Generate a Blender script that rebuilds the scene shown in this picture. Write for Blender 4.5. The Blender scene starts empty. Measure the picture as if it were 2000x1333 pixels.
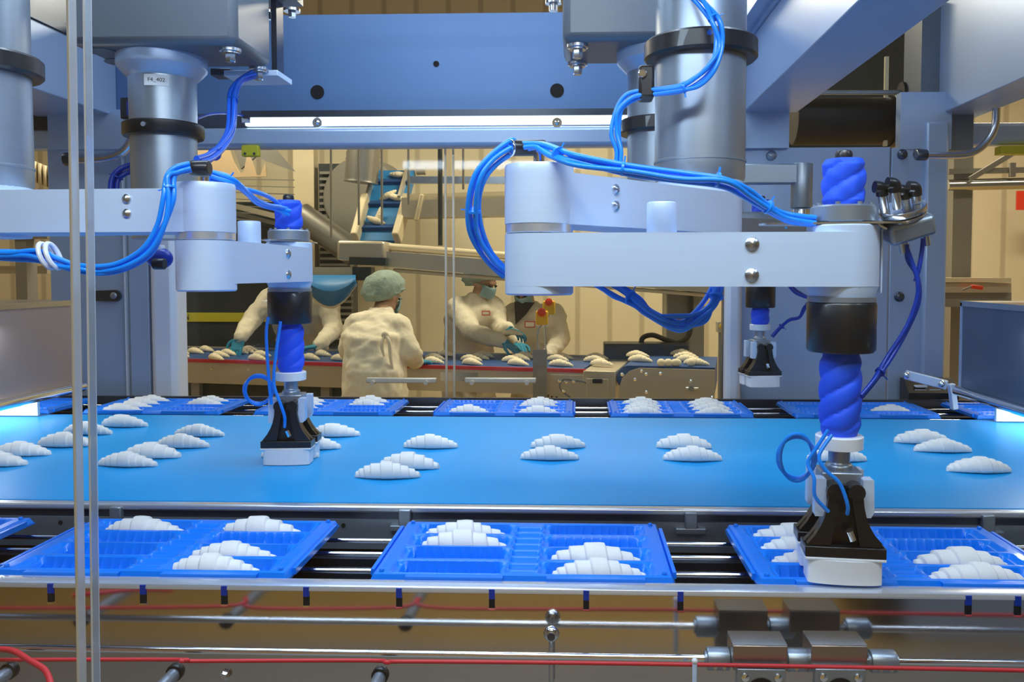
import bpy, math, random
from mathutils import Vector, Matrix, Euler, noise

PI = math.pi
R = math.radians
S = bpy.context.scene
C = S.collection
random.seed(7)

# ------------------------------------------------------------------ camera
F = 1600.0                      # focal length in pixels of the 2000 px wide frame
PX, PY = 1075.0, 605.0          # principal point (the photograph is a crop)
ZC = 1.4225                     # eye height; the dough belt lies at 0.95
YAW, PITCH = R(1.9), R(2.55)
cam_data = bpy.data.cameras.new('camera')
cam = bpy.data.objects.new('camera', cam_data)
C.objects.link(cam)
S.camera = cam
cam_data.sensor_width = 36.0
cam_data.lens = 36.0 * F / 2000.0
cam_data.shift_x = -(PX - 1000.0) / 2000.0
cam_data.shift_y = (PY - 666.5) / 2000.0
cam_data.clip_start = 0.02
CAMROT = Matrix.Rotation(YAW, 3, 'Z') @ Matrix.Rotation(PI / 2 - PITCH, 3, 'X')
cam.matrix_world = Matrix.Translation((0, 0, ZC)) @ CAMROT.to_4x4()

def ray(px, py):
    return CAMROT @ Vector(((px - PX) / F, -(py - PY) / F, -1.0))

def at(px, py, Y):
    """Point of the plane at depth Y seen at a place of the photo."""
    d = ray(px, py)
    return Vector((0, 0, ZC)) + d * (Y / d.y)

def on(px, py, z):
    """Point of the horizontal plane z seen at a place of the photo."""
    d = ray(px, py)
    return Vector((0, 0, ZC)) + d * ((z - ZC) / d.z)

# ------------------------------------------------------------------ world, lights, exposure
S.view_settings.view_transform = 'Standard'
S.view_settings.look = 'None'
S.view_settings.gamma = 1.0
S.view_settings.use_curve_mapping = False
S.view_settings.exposure = 0.0
w = bpy.data.worlds.new('world'); S.world = w
w.use_nodes = True
w.node_tree.nodes['Background'].inputs[0].default_value = (0.45, 0.6, 0.9, 1)
w.node_tree.nodes['Background'].inputs[1].default_value = 0.25

def area(name, loc, target, sx, sy, power, col):
    l = bpy.data.lights.new(name, 'AREA'); l.shape = 'RECTANGLE'
    l.size = sx; l.size_y = sy; l.energy = power; l.color = col
    o = bpy.data.objects.new(name, l); C.objects.link(o)
    o.location = loc
    o.rotation_euler = (Vector(target) - Vector(loc)).to_track_quat('-Z', 'Y').to_euler()
    return o
COOL = (0.66, 0.82, 1.0)
WARM = (1.0, 0.86, 0.62)
area('cell_lamp_front', (0.0, 0.80, 2.22), (0.0, 1.25, 1.1), 2.6, 0.12, 26, COOL)
area('cell_lamp_middle', (-0.2, 1.95, 2.75), (-0.2, 2.1, 0.9), 2.6, 0.3, 29, COOL)
area('cell_lamp_rear', (-0.2, 2.85, 2.7), (-0.2, 2.6, 0.9), 2.4, 0.2, 18, COOL)
area('tunnel_lamp_left', (-2.0, 2.35, 1.22), (-1.95, 2.35, 0.95), 0.10, 0.6, 7, (0.85, 0.95, 1.0))
area('tunnel_lamp_right', (1.56, 2.35, 1.22), (1.51, 2.35, 0.95), 0.10, 0.6, 7, (0.85, 0.95, 1.0))
for k, (x, y, p) in enumerate([(-2.6, 5.4, 55), (0.0, 5.4, 70), (2.6, 5.4, 60), (3.4, 3.2, 25), (-3.6, 3.2, 20), (0.2, -0.9, 34)]):
    area('hall_lamp', (x, y, 3.35), (x, y + 0.01, 0), 1.4, 0.4, p, WARM)

# ------------------------------------------------------------------ materials
MATS = {}
def mat(name, col, rough=0.5, metal=0.0, noise_amt=0.0, nscale=20.0, stretch=(1, 1, 1), bump=0.0, emit=0.0, coat=0.0, rnoise=0.0, sss=0.0, trans=0.0):
    m = bpy.data.materials.new(name); m.use_nodes = True
    nt = m.node_tree; b = nt.nodes['Principled BSDF']
    b.inputs['Base Color'].default_value = (*col, 1)
    b.inputs['Roughness'].default_value = rough
    b.inputs['Metallic'].default_value = metal
    b.inputs['Coat Weight'].default_value = coat
    b.inputs['Transmission Weight'].default_value = trans
    if sss:
        b.inputs['Subsurface Weight'].default_value = sss
        b.inputs['Subsurface Radius'].default_value = (0.01, 0.008, 0.006)
        b.inputs['Subsurface Scale'].default_value = 0.5
    if emit:
        b.inputs['Emission Color'].default_value = (*col, 1)
        b.inputs['Emission Strength'].default_value = emit
    if noise_amt or bump or rnoise:
        tc = nt.nodes.new('ShaderNodeTexCoord'); mp = nt.nodes.new('ShaderNodeMapping')
        mp.inputs['Scale'].default_value = stretch
        nz = nt.nodes.new('ShaderNodeTexNoise'); nz.inputs['Scale'].default_value = nscale
        nz.inputs['Detail'].default_value = 4
        nt.links.new(tc.outputs['Object'], mp.inputs['Vector']); nt.links.new(mp.outputs[0], nz.inputs['Vector'])
        if noise_amt:
            mx = nt.nodes.new('ShaderNodeMix'); mx.data_type = 'RGBA'
            a = [max(0, c * (1 - noise_amt)) for c in col]; bb = [min(1, c * (1 + noise_amt)) for c in col]
            mx.inputs['A'].default_value = (*a, 1); mx.inputs['B'].default_value = (*bb, 1)
            nt.links.new(nz.outputs['Fac'], mx.inputs['Factor']); nt.links.new(mx.outputs['Result'], b.inputs['Base Color'])
        if rnoise:
            mr = nt.nodes.new('ShaderNodeMapRange')
            mr.inputs['To Min'].default_value = max(0, rough - rnoise); mr.inputs['To Max'].default_value = rough + rnoise
            nt.links.new(nz.outputs['Fac'], mr.inputs['Value']); nt.links.new(mr.outputs[0], b.inputs['Roughness'])
        if bump:
            bp = nt.nodes.new('ShaderNodeBump'); bp.inputs['Strength'].default_value = bump; bp.inputs['Distance'].default_value = 0.01
            nt.links.new(nz.outputs['Fac'], bp.inputs['Height']); nt.links.new(bp.outputs[0], b.inputs['Normal'])
    MATS[name] = m
    return m

def glass_mat(name, tint, refl=0.5):
    m = bpy.data.materials.new(name); m.use_nodes = True
    nt = m.node_tree; nt.nodes.clear()
    o = nt.nodes.new('ShaderNodeOutputMaterial'); mx = nt.nodes.new('ShaderNodeMixShader')
    tr = nt.nodes.new('ShaderNodeBsdfTransparent'); gl = nt.nodes.new('ShaderNodeBsdfGlossy')
    fr = nt.nodes.new('ShaderNodeFresnel'); ml = nt.nodes.new('ShaderNodeMath'); ml.operation = 'MULTIPLY'
    fr.inputs['IOR'].default_value = 1.45; ml.inputs[1].default_value = refl
    tr.inputs['Color'].default_value = (*tint, 1); gl.inputs['Roughness'].default_value = 0.04
    nt.links.new(fr.outputs[0], ml.inputs[0]); nt.links.new(ml.outputs[0], mx.inputs[0])
    nt.links.new(tr.outputs[0], mx.inputs[1]); nt.links.new(gl.outputs[0], mx.inputs[2]); nt.links.new(mx.outputs[0], o.inputs[0])
    MATS[name] = m
    return m

M_FRAME = mat('blue_tinted_frame', (0.40, 0.52, 0.72), 0.32, 0.25, 0.06, 3)  # blue of lamps and belt reflection is put into the base colour
M_BEAM = mat('blue_beam', (0.10, 0.20, 0.40), 0.38, 0.2, 0.05, 3)  # reflected blue tinted into the beam colour too
M_POST = mat('white_post', (0.74, 0.80, 0.92), 0.4, 0.1)
M_ALU = mat('brushed_aluminium', (0.62, 0.76, 0.98), 0.38, 0.18, 0.04, 6, (1, 1, 30), 0.0)  # belt bounce on the arms is tinted into this blue
M_ALUG = mat('grey_aluminium', (0.36, 0.42, 0.49), 0.36, 0.75, 0.06, 6, (1, 1, 25))
M_BLOCK = mat('cast_block', (0.17, 0.20, 0.24), 0.42, 0.4, 0.05, 5)
M_STEEL = mat('stainless_steel', (0.62, 0.66, 0.72), 0.25, 1.0, 0.06, 8, (1, 1, 12), rnoise=0.06)
M_POL = mat('polished_steel', (0.78, 0.80, 0.84), 0.07, 1.0)
M_MIRROR = mat('mirror_panel', (0.62, 0.62, 0.63), 0.10, 1.0, 0.05, 5, (1, 1, 6), rnoise=0.03)
M_LIP = mat('satin_steel', (0.74, 0.80, 0.90), 0.22, 0.7)
M_CHROME = mat('chrome', (0.9, 0.92, 0.95), 0.10, 1.0)
M_DSTEEL = mat('dark_steel', (0.10, 0.12, 0.16), 0.3, 0.9, 0.1, 8, rnoise=0.05)
M_MCABLE = mat('blue_tube_dark', (0.0, 0.08, 0.55), 0.35, coat=0.2)
M_DUCT = mat('dull_duct', (0.40, 0.39, 0.36), 0.38, 0.8)
M_BLACK = mat('black_plastic', (0.008, 0.009, 0.012), 0.35, 0.0, coat=0.2)
M_RUBBER = mat('black_rubber', (0.012, 0.012, 0.014), 0.6)
M_HOLE = mat('hole', (0.003, 0.003, 0.004), 0.9)
M_BELLOW = mat('blue_sleeve', (0.01, 0.10, 0.90), 0.62, 0.0, 0.1, 30, bump=0.1)
M_CABLE = mat('blue_tube', (0.0, 0.27, 1.0), 0.35, coat=0.3)
M_DCABLE = mat('dark_blue_tube', (0.0, 0.035, 0.38), 0.35)
M_BELT = mat('blue_belt', (0.0, 0.33, 0.76), 0.36, 0.0, 0.05, 3)
M_TRAY = mat('blue_tray', (0.0, 0.205, 0.88), 0.28, 0.0, coat=0.12)
for m_ in (M_BELT, M_TRAY): m_.node_tree.nodes['Principled BSDF'].inputs['Specular IOR Level'].default_value = 0.32
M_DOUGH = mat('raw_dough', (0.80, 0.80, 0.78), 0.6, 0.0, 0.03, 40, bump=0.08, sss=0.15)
M_DOUGHW = mat('raw_dough_warm_lit', (0.92, 0.82, 0.60), 0.6, 0.0, 0.05, 40, bump=0.08, sss=0.15)  # copy of the dough with warm hall light tinted into the colour
M_WHITE = mat('white_plastic', (0.84, 0.87, 0.90), 0.3, coat=0.2)
M_RED = mat('red_cord', (0.62, 0.03, 0.04), 0.45)
M_TAN = mat('bronze_block', (0.38, 0.33, 0.30), 0.3, 0.85, 0.08, 10)
M_SIDE = mat('guard_plate', (0.42, 0.36, 0.35), 0.32, 0.6, 0.1, 4, rnoise=0.05)
M_SIDEB = mat('guard_plate_blue', (0.13, 0.18, 0.27), 0.35, 0.6, 0.05, 4)
M_CREAM = mat('cream_enamel', (0.78, 0.68, 0.46), 0.45, 0.1)
M_BEIGE = mat('machine_steel', (0.62, 0.56, 0.44), 0.36, 0.45, 0.08, 6)
M_DGREY = mat('dark_cabinet', (0.035, 0.045, 0.05), 0.4)
M_GREY = mat('grey_paint', (0.28, 0.27, 0.24), 0.45, 0.2)
M_COAT = mat('cream_cotton', (0.84, 0.78, 0.62), 0.85, 0.0, 0.05, 9, (1.8, 1.8, 0.6), bump=0.7)
M_SKIN = mat('skin', (0.55, 0.33, 0.22), 0.55, sss=0.1)
M_CAP = mat('hair_net', (0.30, 0.40, 0.36), 0.8, 0.0, 0.35, 30, bump=0.6)
M_GLOVE = mat('nitrile_glove', (0.02, 0.30, 0.50), 0.45)
M_MASK = mat('paper_mask', (0.30, 0.50, 0.55), 0.8)
M_BELT2 = mat('dark_blue_belt', (0.015, 0.075, 0.26), 0.5)
M_BELT3 = mat('feed_belt', (0.02, 0.20, 0.50), 0.45)
M_YEL = mat('yellow_plastic', (0.85, 0.52, 0.02), 0.45)
M_SIGN = mat('yellow_sign', (0.62, 0.56, 0.03), 0.5)
M_REDP = mat('red_plastic', (0.75, 0.05, 0.02), 0.4)
M_PAPER = mat('label_paper', (0.80, 0.84, 0.88), 0.7)
M_INK = mat('ink', (0.01, 0.015, 0.03), 0.7)
M_TARP = mat('tan_sheet', (0.62, 0.46, 0.28), 0.8)
M_LED = mat('led_tube', (0.80, 0.93, 1.0), 0.4, emit=5.0)
M_CERAM = mat('white_hook', (0.80, 0.84, 0.92), 0.3, coat=0.4)
G_PANE = glass_mat('guard_pane', (0.975, 0.985, 0.99), 0.45)
G_DOOR = glass_mat('door_pane', (0.93, 0.94, 0.92), 0.45)
M_EDGE = mat('pane_edge', (0.72, 0.80, 0.90), 0.15, 0.25, 0.15, 3, (1, 1, 4))
M_WALL = None

def panel_wall_mat(name, c1, c2, sx):
    m = bpy.data.materials.new(name); m.use_nodes = True
    nt = m.node_tree; b = nt.nodes['Principled BSDF']; b.inputs['Roughness'].default_value = 0.5
    tc = nt.nodes.new('ShaderNodeTexCoord'); wv = nt.nodes.new('ShaderNodeTexWave'); wv.wave_type = 'BANDS'; wv.bands_direction = 'X'
    wv.inputs['Scale'].default_value = sx; wv.inputs['Distortion'].default_value = 0.0
    mp = nt.nodes.new('ShaderNodeMapping')
    cr = nt.nodes.new('ShaderNodeValToRGB'); cr.color_ramp.elements[0].color = (*c2, 1); cr.color_ramp.elements[1].color = (*c1, 1)
    cr.color_ramp.elements[0].position = 0.02; cr.color_ramp.elements[1].position = 0.10
    nt.links.new(tc.outputs['Object'], mp.inputs[0]); nt.links.new(mp.outputs[0], wv.inputs['Vector'])
    nt.links.new(wv.outputs['Fac'], cr.inputs[0]); nt.links.new(cr.outputs[0], b.inputs['Base Color'])
    bp = nt.nodes.new('ShaderNodeBump'); bp.inputs['Strength'].default_value = 0.4
    nt.links.new(wv.outputs['Fac'], bp.inputs['Height']); nt.links.new(bp.outputs[0], b.inputs['Normal'])
    return m
M_WALL = panel_wall_mat('cream_wall_panels', (0.78, 0.70, 0.50), (0.56, 0.49, 0.34), 1.1)
M_FLOOR = mat('ochre_floor', (0.55, 0.36, 0.12), 0.4, 0.0, 0.25, 3)
M_GREYFLOOR = mat('grey_floor', (0.33, 0.33, 0.33), 0.5, 0.0, 0.15, 3)
M_CEIL = mat('ceiling_paint', (0.55, 0.52, 0.45), 0.8)

# ------------------------------------------------------------------ mesh collector
class MB:
    def __init__(s):
        s.v = []; s.f = []; s.sm = []; s.mi = []; s.mats = []; s.cur = 0; s.sharp = True; s.xf = Matrix.Identity(4)
    def use(s, m):
        if m not in s.mats: s.mats.append(m)
        s.cur = s.mats.index(m); return s
    def add(s, vs, fs, smooth=False):
        n = len(s.v)
        s.v += [tuple(s.xf @ Vector(p)) for p in vs]
        for q in fs:
            s.f.append([n + i for i in q]); s.sm.append(smooth); s.mi.append(s.cur)
        return s
    def box(s, a, b):
        x0, x1 = sorted((a[0], b[0])); y0, y1 = sorted((a[1], b[1])); z0, z1 = sorted((a[2], b[2]))
        vs = [(x, y, z) for z in (z0, z1) for y in (y0, y1) for x in (x0, x1)]
        return s.add(vs, [(0, 2, 3, 1), (4, 5, 7, 6), (0, 1, 5, 4), (2, 6, 7, 3), (0, 4, 6, 2), (1, 3, 7, 5)])
    def cbox(s, c, size, rot=None):
        h = [k / 2 for k in size]
        m = rot.to_matrix() if rot else Matrix.Identity(3)
        vs = [Vector(c) + m @ Vector((x * h[0], y * h[1], z * h[2])) for z in (-1, 1) for y in (-1, 1) for x in (-1, 1)]
        return s.add(vs, [(0, 2, 3, 1), (4, 5, 7, 6), (0, 1, 5, 4), (2, 6, 7, 3), (0, 4, 6, 2), (1, 3, 7, 5)])
    def bar(s, p0, p1, wd, ht):
        """Rectangular bar from p0 to p1, wd wide sideways, ht high."""
        p0, p1 = Vector(p0), Vector(p1); d = (p1 - p0).normalized()
        up = Vector((0, 0, 1)) if abs(d.z) < 0.95 else Vector((0, 1, 0))
        sd = d.cross(up).normalized(); up = sd.cross(d)
        vs = [p + sd * (i * wd / 2) + up * (j * ht / 2) for p in (p0, p1) for j in (-1, 1) for i in (-1, 1)]
        return s.add(vs, [(0, 2, 3, 1), (4, 5, 7, 6), (0, 1, 5, 4), (2, 6, 7, 3), (0, 4, 6, 2), (1, 3, 7, 5)])
    def lathe(s, prof, o=(0, 0, 0), axis=(0, 0, 1), n=32, caps=True, smooth=True):
        """prof: list of (radius, distance along axis)."""
        o = Vector(o); a = Vector(axis).normalized()
        u = a.orthogonal().normalized(); v = a.cross(u)
        vs = []
        for r, h in prof:
            for k in range(n):
                t = 2 * PI * k / n
                vs.append(o + a * h + (u * math.cos(t) + v * math.sin(t)) * r)
        fs = []
        for i in range(len(prof) - 1):
            for k in range(n):
                k2 = (k + 1) % n
                fs.append((i * n + k, i * n + k2, (i + 1) * n + k2, (i + 1) * n + k))
        s.add(vs, fs, smooth)
        if caps:
            s.add(vs[:n], [tuple(reversed(range(n)))]); s.add(vs[-n:], [tuple(range(n))])
        return s
    def cyl(s, p0, p1, r, n=24, bev=0.0, smooth=True):
        p0, p1 = Vector(p0), Vector(p1); L = (p1 - p0).length
        b = min(bev, r * 0.5, L * 0.4)
        if b > 0: prof = [(r - b, 0), (r - b * 0.3, b * 0.3), (r, b), (r, L - b), (r - b * 0.3, L - b * 0.3), (r - b, L)]
        else: prof = [(r, 0), (r, L)]
        return s.lathe(prof, p0, p1 - p0, n, True, smooth)
    def tube(s, pts, r, n=10, smooth_path=6, closed=False):
        P = [Vector(p) for p in pts]
        if smooth_path and len(P) > 2: P = catmull(P, smooth_path, closed)
        rs = r if isinstance(r, (list, tuple)) else None
        vs = []; N = len(P)
        prev = None
        for i, p in enumerate(P):
            if closed: d = P[(i + 1) % N] - P[(i - 1) % N]
            else: d = P[min(i + 1, N - 1)] - P[max(i - 1, 0)]
            d = d.normalized() if d.length > 1e-9 else Vector((0, 0, 1))
            if prev is None: u = d.orthogonal().normalized()
            else:
                u = prev - d * prev.dot(d)
                u = u.normalized() if u.length > 1e-6 else d.orthogonal().normalized()
            prev = u; v = d.cross(u)
            if rs:
                t = i / max(1, N - 1) * (len(rs) - 1); k = min(int(t), len(rs) - 2); rr = rs[k] + (rs[k + 1] - rs[k]) * (t - k)
            else: rr = r
            for k in range(n):
                a = 2 * PI * k / n
                vs.append(p + (u * math.cos(a) + v * math.sin(a)) * rr)
        fs = []
        for i in range(N if closed else N - 1):
            j = (i + 1) % N
            for k in range(n):
                k2 = (k + 1) % n
                fs.append((i * n + k, i * n + k2, j * n + k2, j * n + k))
        s.add(vs, fs, True)
        if not closed:
            s.add(vs[:n], [tuple(reversed(range(n)))]); s.add(vs[-n:], [tuple(range(n))])
        return s
    def ball(s, c, r, n=16, m=10, sc=(1, 1, 1), rot=None):
        vs = []; c = Vector(c); rm = rot.to_matrix() if rot else Matrix.Identity(3)
        for i in range(m + 1):
            t = PI * i / m
            for k in range(n):
                a = 2 * PI * k / n
                vs.append(c + rm @ Vector((math.sin(t) * math.cos(a) * r * sc[0], math.sin(t) * math.sin(a) * r * sc[1], math.cos(t) * r * sc[2])))
        fs = []
        for i in range(m):
            for k in range(n):
                k2 = (k + 1) % n
                fs.append((i * n + k, (i + 1) * n + k, (i + 1) * n + k2, i * n + k2))
        return s.add(vs, fs, True)
    def prism(s, outline, lo, hi, plane='XY', smooth=False):
        """outline: closed list of 2D points, extruded from lo to hi across the plane."""
        def mk(a, b, h):
            return {'XY': (a, b, h), 'XZ': (a, h, b), 'YZ': (h, a, b)}[plane]
        n = len(outline)
        bot = [mk(a, b, lo) for a, b in outline]; top = [mk(a, b, hi) for a, b in outline]
        s.add(bot + top, [(i, (i + 1) % n, n + (i + 1) % n, n + i) for i in range(n)], smooth)
        s.add(bot, [tuple(reversed(range(n)))]); s.add(top, [tuple(range(n))])
        return s
    def loft(s, rings, caps=True, smooth=True):
        n = len(rings[0]); vs = [p for r_ in rings for p in r_]; fs = []
        for i in range(len(rings) - 1):
            for k in range(n):
                k2 = (k + 1) % n
                fs.append((i * n + k, i * n + k2, (i + 1) * n + k2, (i + 1) * n + k))
        s.add(vs, fs, smooth)
        if caps: s.add(rings[0], [tuple(reversed(range(n)))]); s.add(rings[-1], [tuple(range(n))])
        return s
    def mesh(s, name, off=Vector((0, 0, 0))):
        me = bpy.data.meshes.new(name)
        me.from_pydata([tuple(Vector(p) - off) for p in s.v], [], s.f)
        for m in s.mats: me.materials.append(m)
        me.polygons.foreach_set('use_smooth', s.sm)
        me.polygons.foreach_set('material_index', s.mi)
        me.validate(); me.update()
        if s.sharp: me.set_sharp_from_angle(angle=R(38))
        return me
    def build(s, name, m=None, parent=None, bevel=0.0, label=None):
        if m is not None:
            if not s.mats: s.mats = [m]
        if parent is not None: off = wl(parent)
        else:
            xs = [p[0] for p in s.v]; ys = [p[1] for p in s.v]; zs = [p[2] for p in s.v]
            off = Vector(((min(xs) + max(xs)) / 2, (min(ys) + max(ys)) / 2, min(zs)))
        o = bpy.data.objects.new(name, s.mesh(name, off)); C.objects.link(o)
        if parent is not None: o.parent = parent
        else: o.location = off
        if bevel:
            b = o.modifiers.new('bevel', 'BEVEL'); b.width = bevel; b.segments = 2; b.limit_method = 'ANGLE'; b.angle_limit = R(40)
        if label: o['label'] = label
        return o

def wl(o):
    v = Vector((0, 0, 0))
    while o is not None:
        v = v + o.location; o = o.parent
    return v

def catmull(P, k, closed=False):
    out = []; n = len(P)
    rng = range(n if closed else n - 1)
    for i in rng:
        if closed: p0, p1, p2, p3 = P[i - 1], P[i], P[(i + 1) % n], P[(i + 2) % n]
        else: p0, p1, p2, p3 = P[max(i - 1, 0)], P[i], P[i + 1], P[min(i + 2, n - 1)]
        for j in range(k):
            t = j / k
            out.append(0.5 * ((2 * p1) + (p2 - p0) * t + (2 * p0 - 5 * p1 + 4 * p2 - p3) * t * t + (3 * p1 - p0 - 3 * p2 + p3) * t ** 3))
    if not closed: out.append(P[-1].copy())
    return out

def tag(o, label, cat, group=None, kind=None):
    if label: o['label'] = label
    if cat: o['category'] = cat
    if group: o['group'] = group
    if kind: o['kind'] = kind
    return o
def thing(name, label, cat, loc=(0, 0, 0), group=None):
    o = bpy.data.objects.new(name, None); C.objects.link(o)
    o.location = loc; o.empty_display_size = 0.05
    return tag(o, label, cat, group)
def struct(name, mb, m, label=None):
    o = mb.build(name, m); o['kind'] = 'structure'
    if label: o['label'] = label
    return o
def dup(root, loc, rotz=0, label=None, group=None, scale=None):
    def rec(o, par):
        c = o.copy(); C.objects.link(c)
        if par is not None: c.parent = par
        for ch in list(o.children): rec(ch, c)
        return c
    r_ = rec(root, None); r_.location = loc; r_.rotation_euler = (0, 0, rotz)
    if scale: r_.scale = scale
    if label: r_['label'] = label
    if group: r_['group'] = group
    return r_

def text_mesh(name, txt, size, m, parent=None, loc=(0, 0, 0), rot=(PI / 2, 0, 0), wrap=None, extrude=0.0003):
    cu = bpy.data.curves.new(name, 'FONT'); cu.body = txt; cu.size = size; cu.extrude = extrude
    cu.align_x = 'CENTER'; cu.align_y = 'CENTER'
    tmp = bpy.data.objects.new('tmp', cu); C.objects.link(tmp)
    dg = bpy.context.evaluated_depsgraph_get(); dg.update()
    me = bpy.data.meshes.new_from_object(tmp.evaluated_get(dg)); bpy.data.objects.remove(tmp)
    me.materials.clear(); me.materials.append(m)
    mw = Euler(rot).to_matrix()
    for v in me.vertices:
        if wrap:
            a = v.co.x / wrap; v.co = Vector((math.sin(a) * wrap, -math.cos(a) * wrap + wrap, v.co.y)) + (mw @ Vector((0, 0, v.co.z)))
        else: v.co = mw @ v.co
    o = bpy.data.objects.new(name, me); C.objects.link(o)
    if parent is not None: o.parent = parent; o.location = Vector(loc) - wl(parent)
    else: o.location = loc
    return o

def stadium(p, q, rp, rq, n=14):
    """Outline of the hull of two circles (2D)."""
    p, q = Vector(p), Vector(q); d = q - p; L = d.length; a0 = math.atan2(d.y, d.x)
    b = math.acos(max(-1, min(1, (rp - rq) / L)))
    out = []
    for k in range(n + 1):
        a = a0 + b + (2 * PI - 2 * b) * k / n
        out.append((p.x + rp * math.cos(a), p.y + rp * math.sin(a)))
    for k in range(n + 1):
        a = a0 - b + 2 * b * k / n
        out.append((q.x + rq * math.cos(a), q.y + rq * math.sin(a)))
    return out

# ================================================================== THE HALL
b = MB(); b.box((-6.5, -3, -0.1), (6.5, 7.6, 0)); struct('floor', b, M_FLOOR)
b = MB(); b.box((-6.5, -0.55, 0), (6.5, 3.4, 0.004)); struct('trim_1', b, M_GREYFLOOR)
b = MB(); b.box((-6.5, -3, 4.4), (6.5, 7.6, 4.5)); struct('ceiling', b, M_CEIL)
b = MB(); b.box((-6.5, 7.3, 0), (6.5, 7.5, 4.4)); struct('wall_back', b, M_WALL)
b = MB(); b.box((-6.6, -3, 0), (-6.5, 7.5, 4.4)); struct('wall_left', b, M_WALL)
b = MB(); b.box((6.5, -3, 0), (6.6, 7.5, 4.4)); struct('wall_right', b, M_WALL)
b = MB(); b.box((-6.5, -3.1, 0), (6.5, -3.0, 4.4)); struct('wall_front', b, M_WALL)

# ================================================================== THE ROBOT CELL FRAME
YB = 3.35
X_L, X_R = -1.90, 0.665           # inner faces of the two long beams
ZT, ZL = ZC + 0.886, ZC + 0.645
frame = thing('cell_frame', 'pale blue-tinted steel frame of beams, posts and panels around the pick and place cell', 'machine frame', (0.3, YB, 0))
zt, zb = at(800, 27, YB).z, at(800, 221, YB).z
b = MB().use(M_BEAM); b.box((-2.3, YB, zb), (X_R + 0.02, YB + 0.10, zt))
b.use(M_HOLE)
for px, py, r in ((620, 180, 0.028), (1088, 177, 0.028), (852, 125, 0.012)):
    p = at(px, py, YB); b.lathe([(r, 0), (r, 0.004)], (p.x, YB - 0.0035, p.z), (0, 1, 0), 24)
b.build('rear_beam', None, frame)
# lower lip of the beam
z1, z0 = at(800, 247, YB - 0.05).z, at(800, 287, YB - 0.05).z
b = MB(); b.box((X_L, YB - 0.05, z0), (X_R, YB + 0.03, z1)); b.build('beam_lip', M_FRAME, frame, bevel=0.018)
b = MB(); b.box((at(1858, 300, YB).x, YB + 0.1, z0 + 0.02), (3.2, YB + 0.17, z1 + 0.03)); b.build('beam_lip', M_FRAME, frame, bevel=0.018)
b = MB(); b.box((-3.2, YB + 0.1, z0 + 0.02), (at(80, 300, YB).x, YB + 0.17, z1 + 0.03)); b.build('beam_lip', M_FRAME, frame, bevel=0.018)
b = MB(); b.box((-2.3, YB - 0.012, z1), (X_R, YB + 0.02, zb)); b.build('beam_recess', M_DSTEEL, frame)
# long beams running towards the back
b = MB(); b.box((X_L - 0.33, 0.7, ZL), (X_L, YB, ZT))
b.build('long_beam', M_FRAME, frame, bevel=0.004)
b = MB(); b.box((X_L - 0.36, 0.7, ZT), (X_L + 0.01, YB, ZT + 0.03)); b.box((X_L - 0.30, 0.7, ZT + 0.03), (X_L - 0.05, YB, ZT + 0.8)); b.build('dark_top_fill', M_DSTEEL, frame)  # dark boxes added to stand for shade at the open top
b = MB(); b.box((X_R, 0.7, ZL), (X_R + 0.215, YB, ZC + 0.90)); b.build('long_beam', M_FRAME, frame, bevel=0.004)
b = MB(); b.box((X_R - 0.015, 0.7, ZC + 0.90), (X_R + 0.22, YB, ZC + 0.915)); b.box((X_R - 0.065, 0.7, ZC + 0.915), (X_R + 0.1, YB, ZC + 1.03)); b.build('beam_flange', M_FRAME, frame)
for y_ in (1.75, 2.0, 2.25, 2.5):
    b = MB(); b.lathe([(0.016, 0), (0.016, -0.006), (0.008, -0.008)], (X_R - 0.035, y_, ZC + 0.915), (0, 0, 1), 16); b.build('bolt', M_ALUG, frame)
b = MB(); b.box((1.47, 0.7, ZC + 0.645), (1.65, 3.62, ZC + 1.35)); b.build('long_beam', M_FRAME, frame, bevel=0.004)
b = MB(); b.box((X_R + 0.02, 1.9, ZC + 1.12), (1.5, 2.2, ZC + 1.30)); b.build('cross_beam', M_FRAME, frame)
# rear posts and panels
def pane_px(x0, x1, y0, y1, Y, thick, name, m, par, bevel=0.0):
    a = at(x0, y0, Y); c = at(x1, y1, Y)
    q = MB(); q.box((a.x, Y, c.z), (c.x, Y + thick, a.z)); return q.build(name, m, par, bevel=bevel)
def to_floor(x0, x1, y0, Y, thick, name, m, par, bevel=0.0, zlo=0.0):
    a = at(x0, y0, Y); c = at(x1, y0, Y)
    q = MB(); q.box((a.x, Y, zlo), (c.x, Y + thick, a.z)); return q.build(name, m, par, bevel=bevel)
to_floor(1452, 1738, 289, YB + 0.02, 0.03, 'rear_panel', M_FRAME, frame)
pane_px(1447, 1541, 215, 289, YB - 0.02, 0.06, 'gusset_plate', M_FRAME, frame)
pane_px(1760, 1858, 180, 291, YB + 0.01, 0.05, 'gusset_plate', M_FRAME, frame)
pane_px(92, 284, 215, 291, YB - 0.055, 0.05, 'gusset_plate', M_FRAME, frame)
to_floor(1742, 1808, 289, YB + 0.015, 0.03, 'rear_panel', M_FRAME, frame, 0.003)
to_floor(1810, 1856, 236, YB - 0.01, 0.10, 'rear_post', M_FRAME, frame, 0.012)
to_floor(1421, 1452, 289, YB - 0.03, 0.12, 'rear_post', M_POST, frame, 0.02)
to_floor(284, 336, 289, YB - 0.03, 0.12, 'rear_post', M_POST, frame, 0.025)
to_floor(246, 284, 289, YB - 0.01, 0.10, 'rear_post', M_FRAME, frame, 0.003)
to_floor(92, 243, 289, YB + 0.01, 0.03, 'rear_panel', M_FRAME, frame, 0.002)
b = MB(); p = at(241, 455, YB); b.box((p.x, YB - 0.004, 0.8), (p.x + 0.005, YB + 0.01, at(243, 289, YB).z)); b.build('panel_seam', M_POST, frame)
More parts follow.
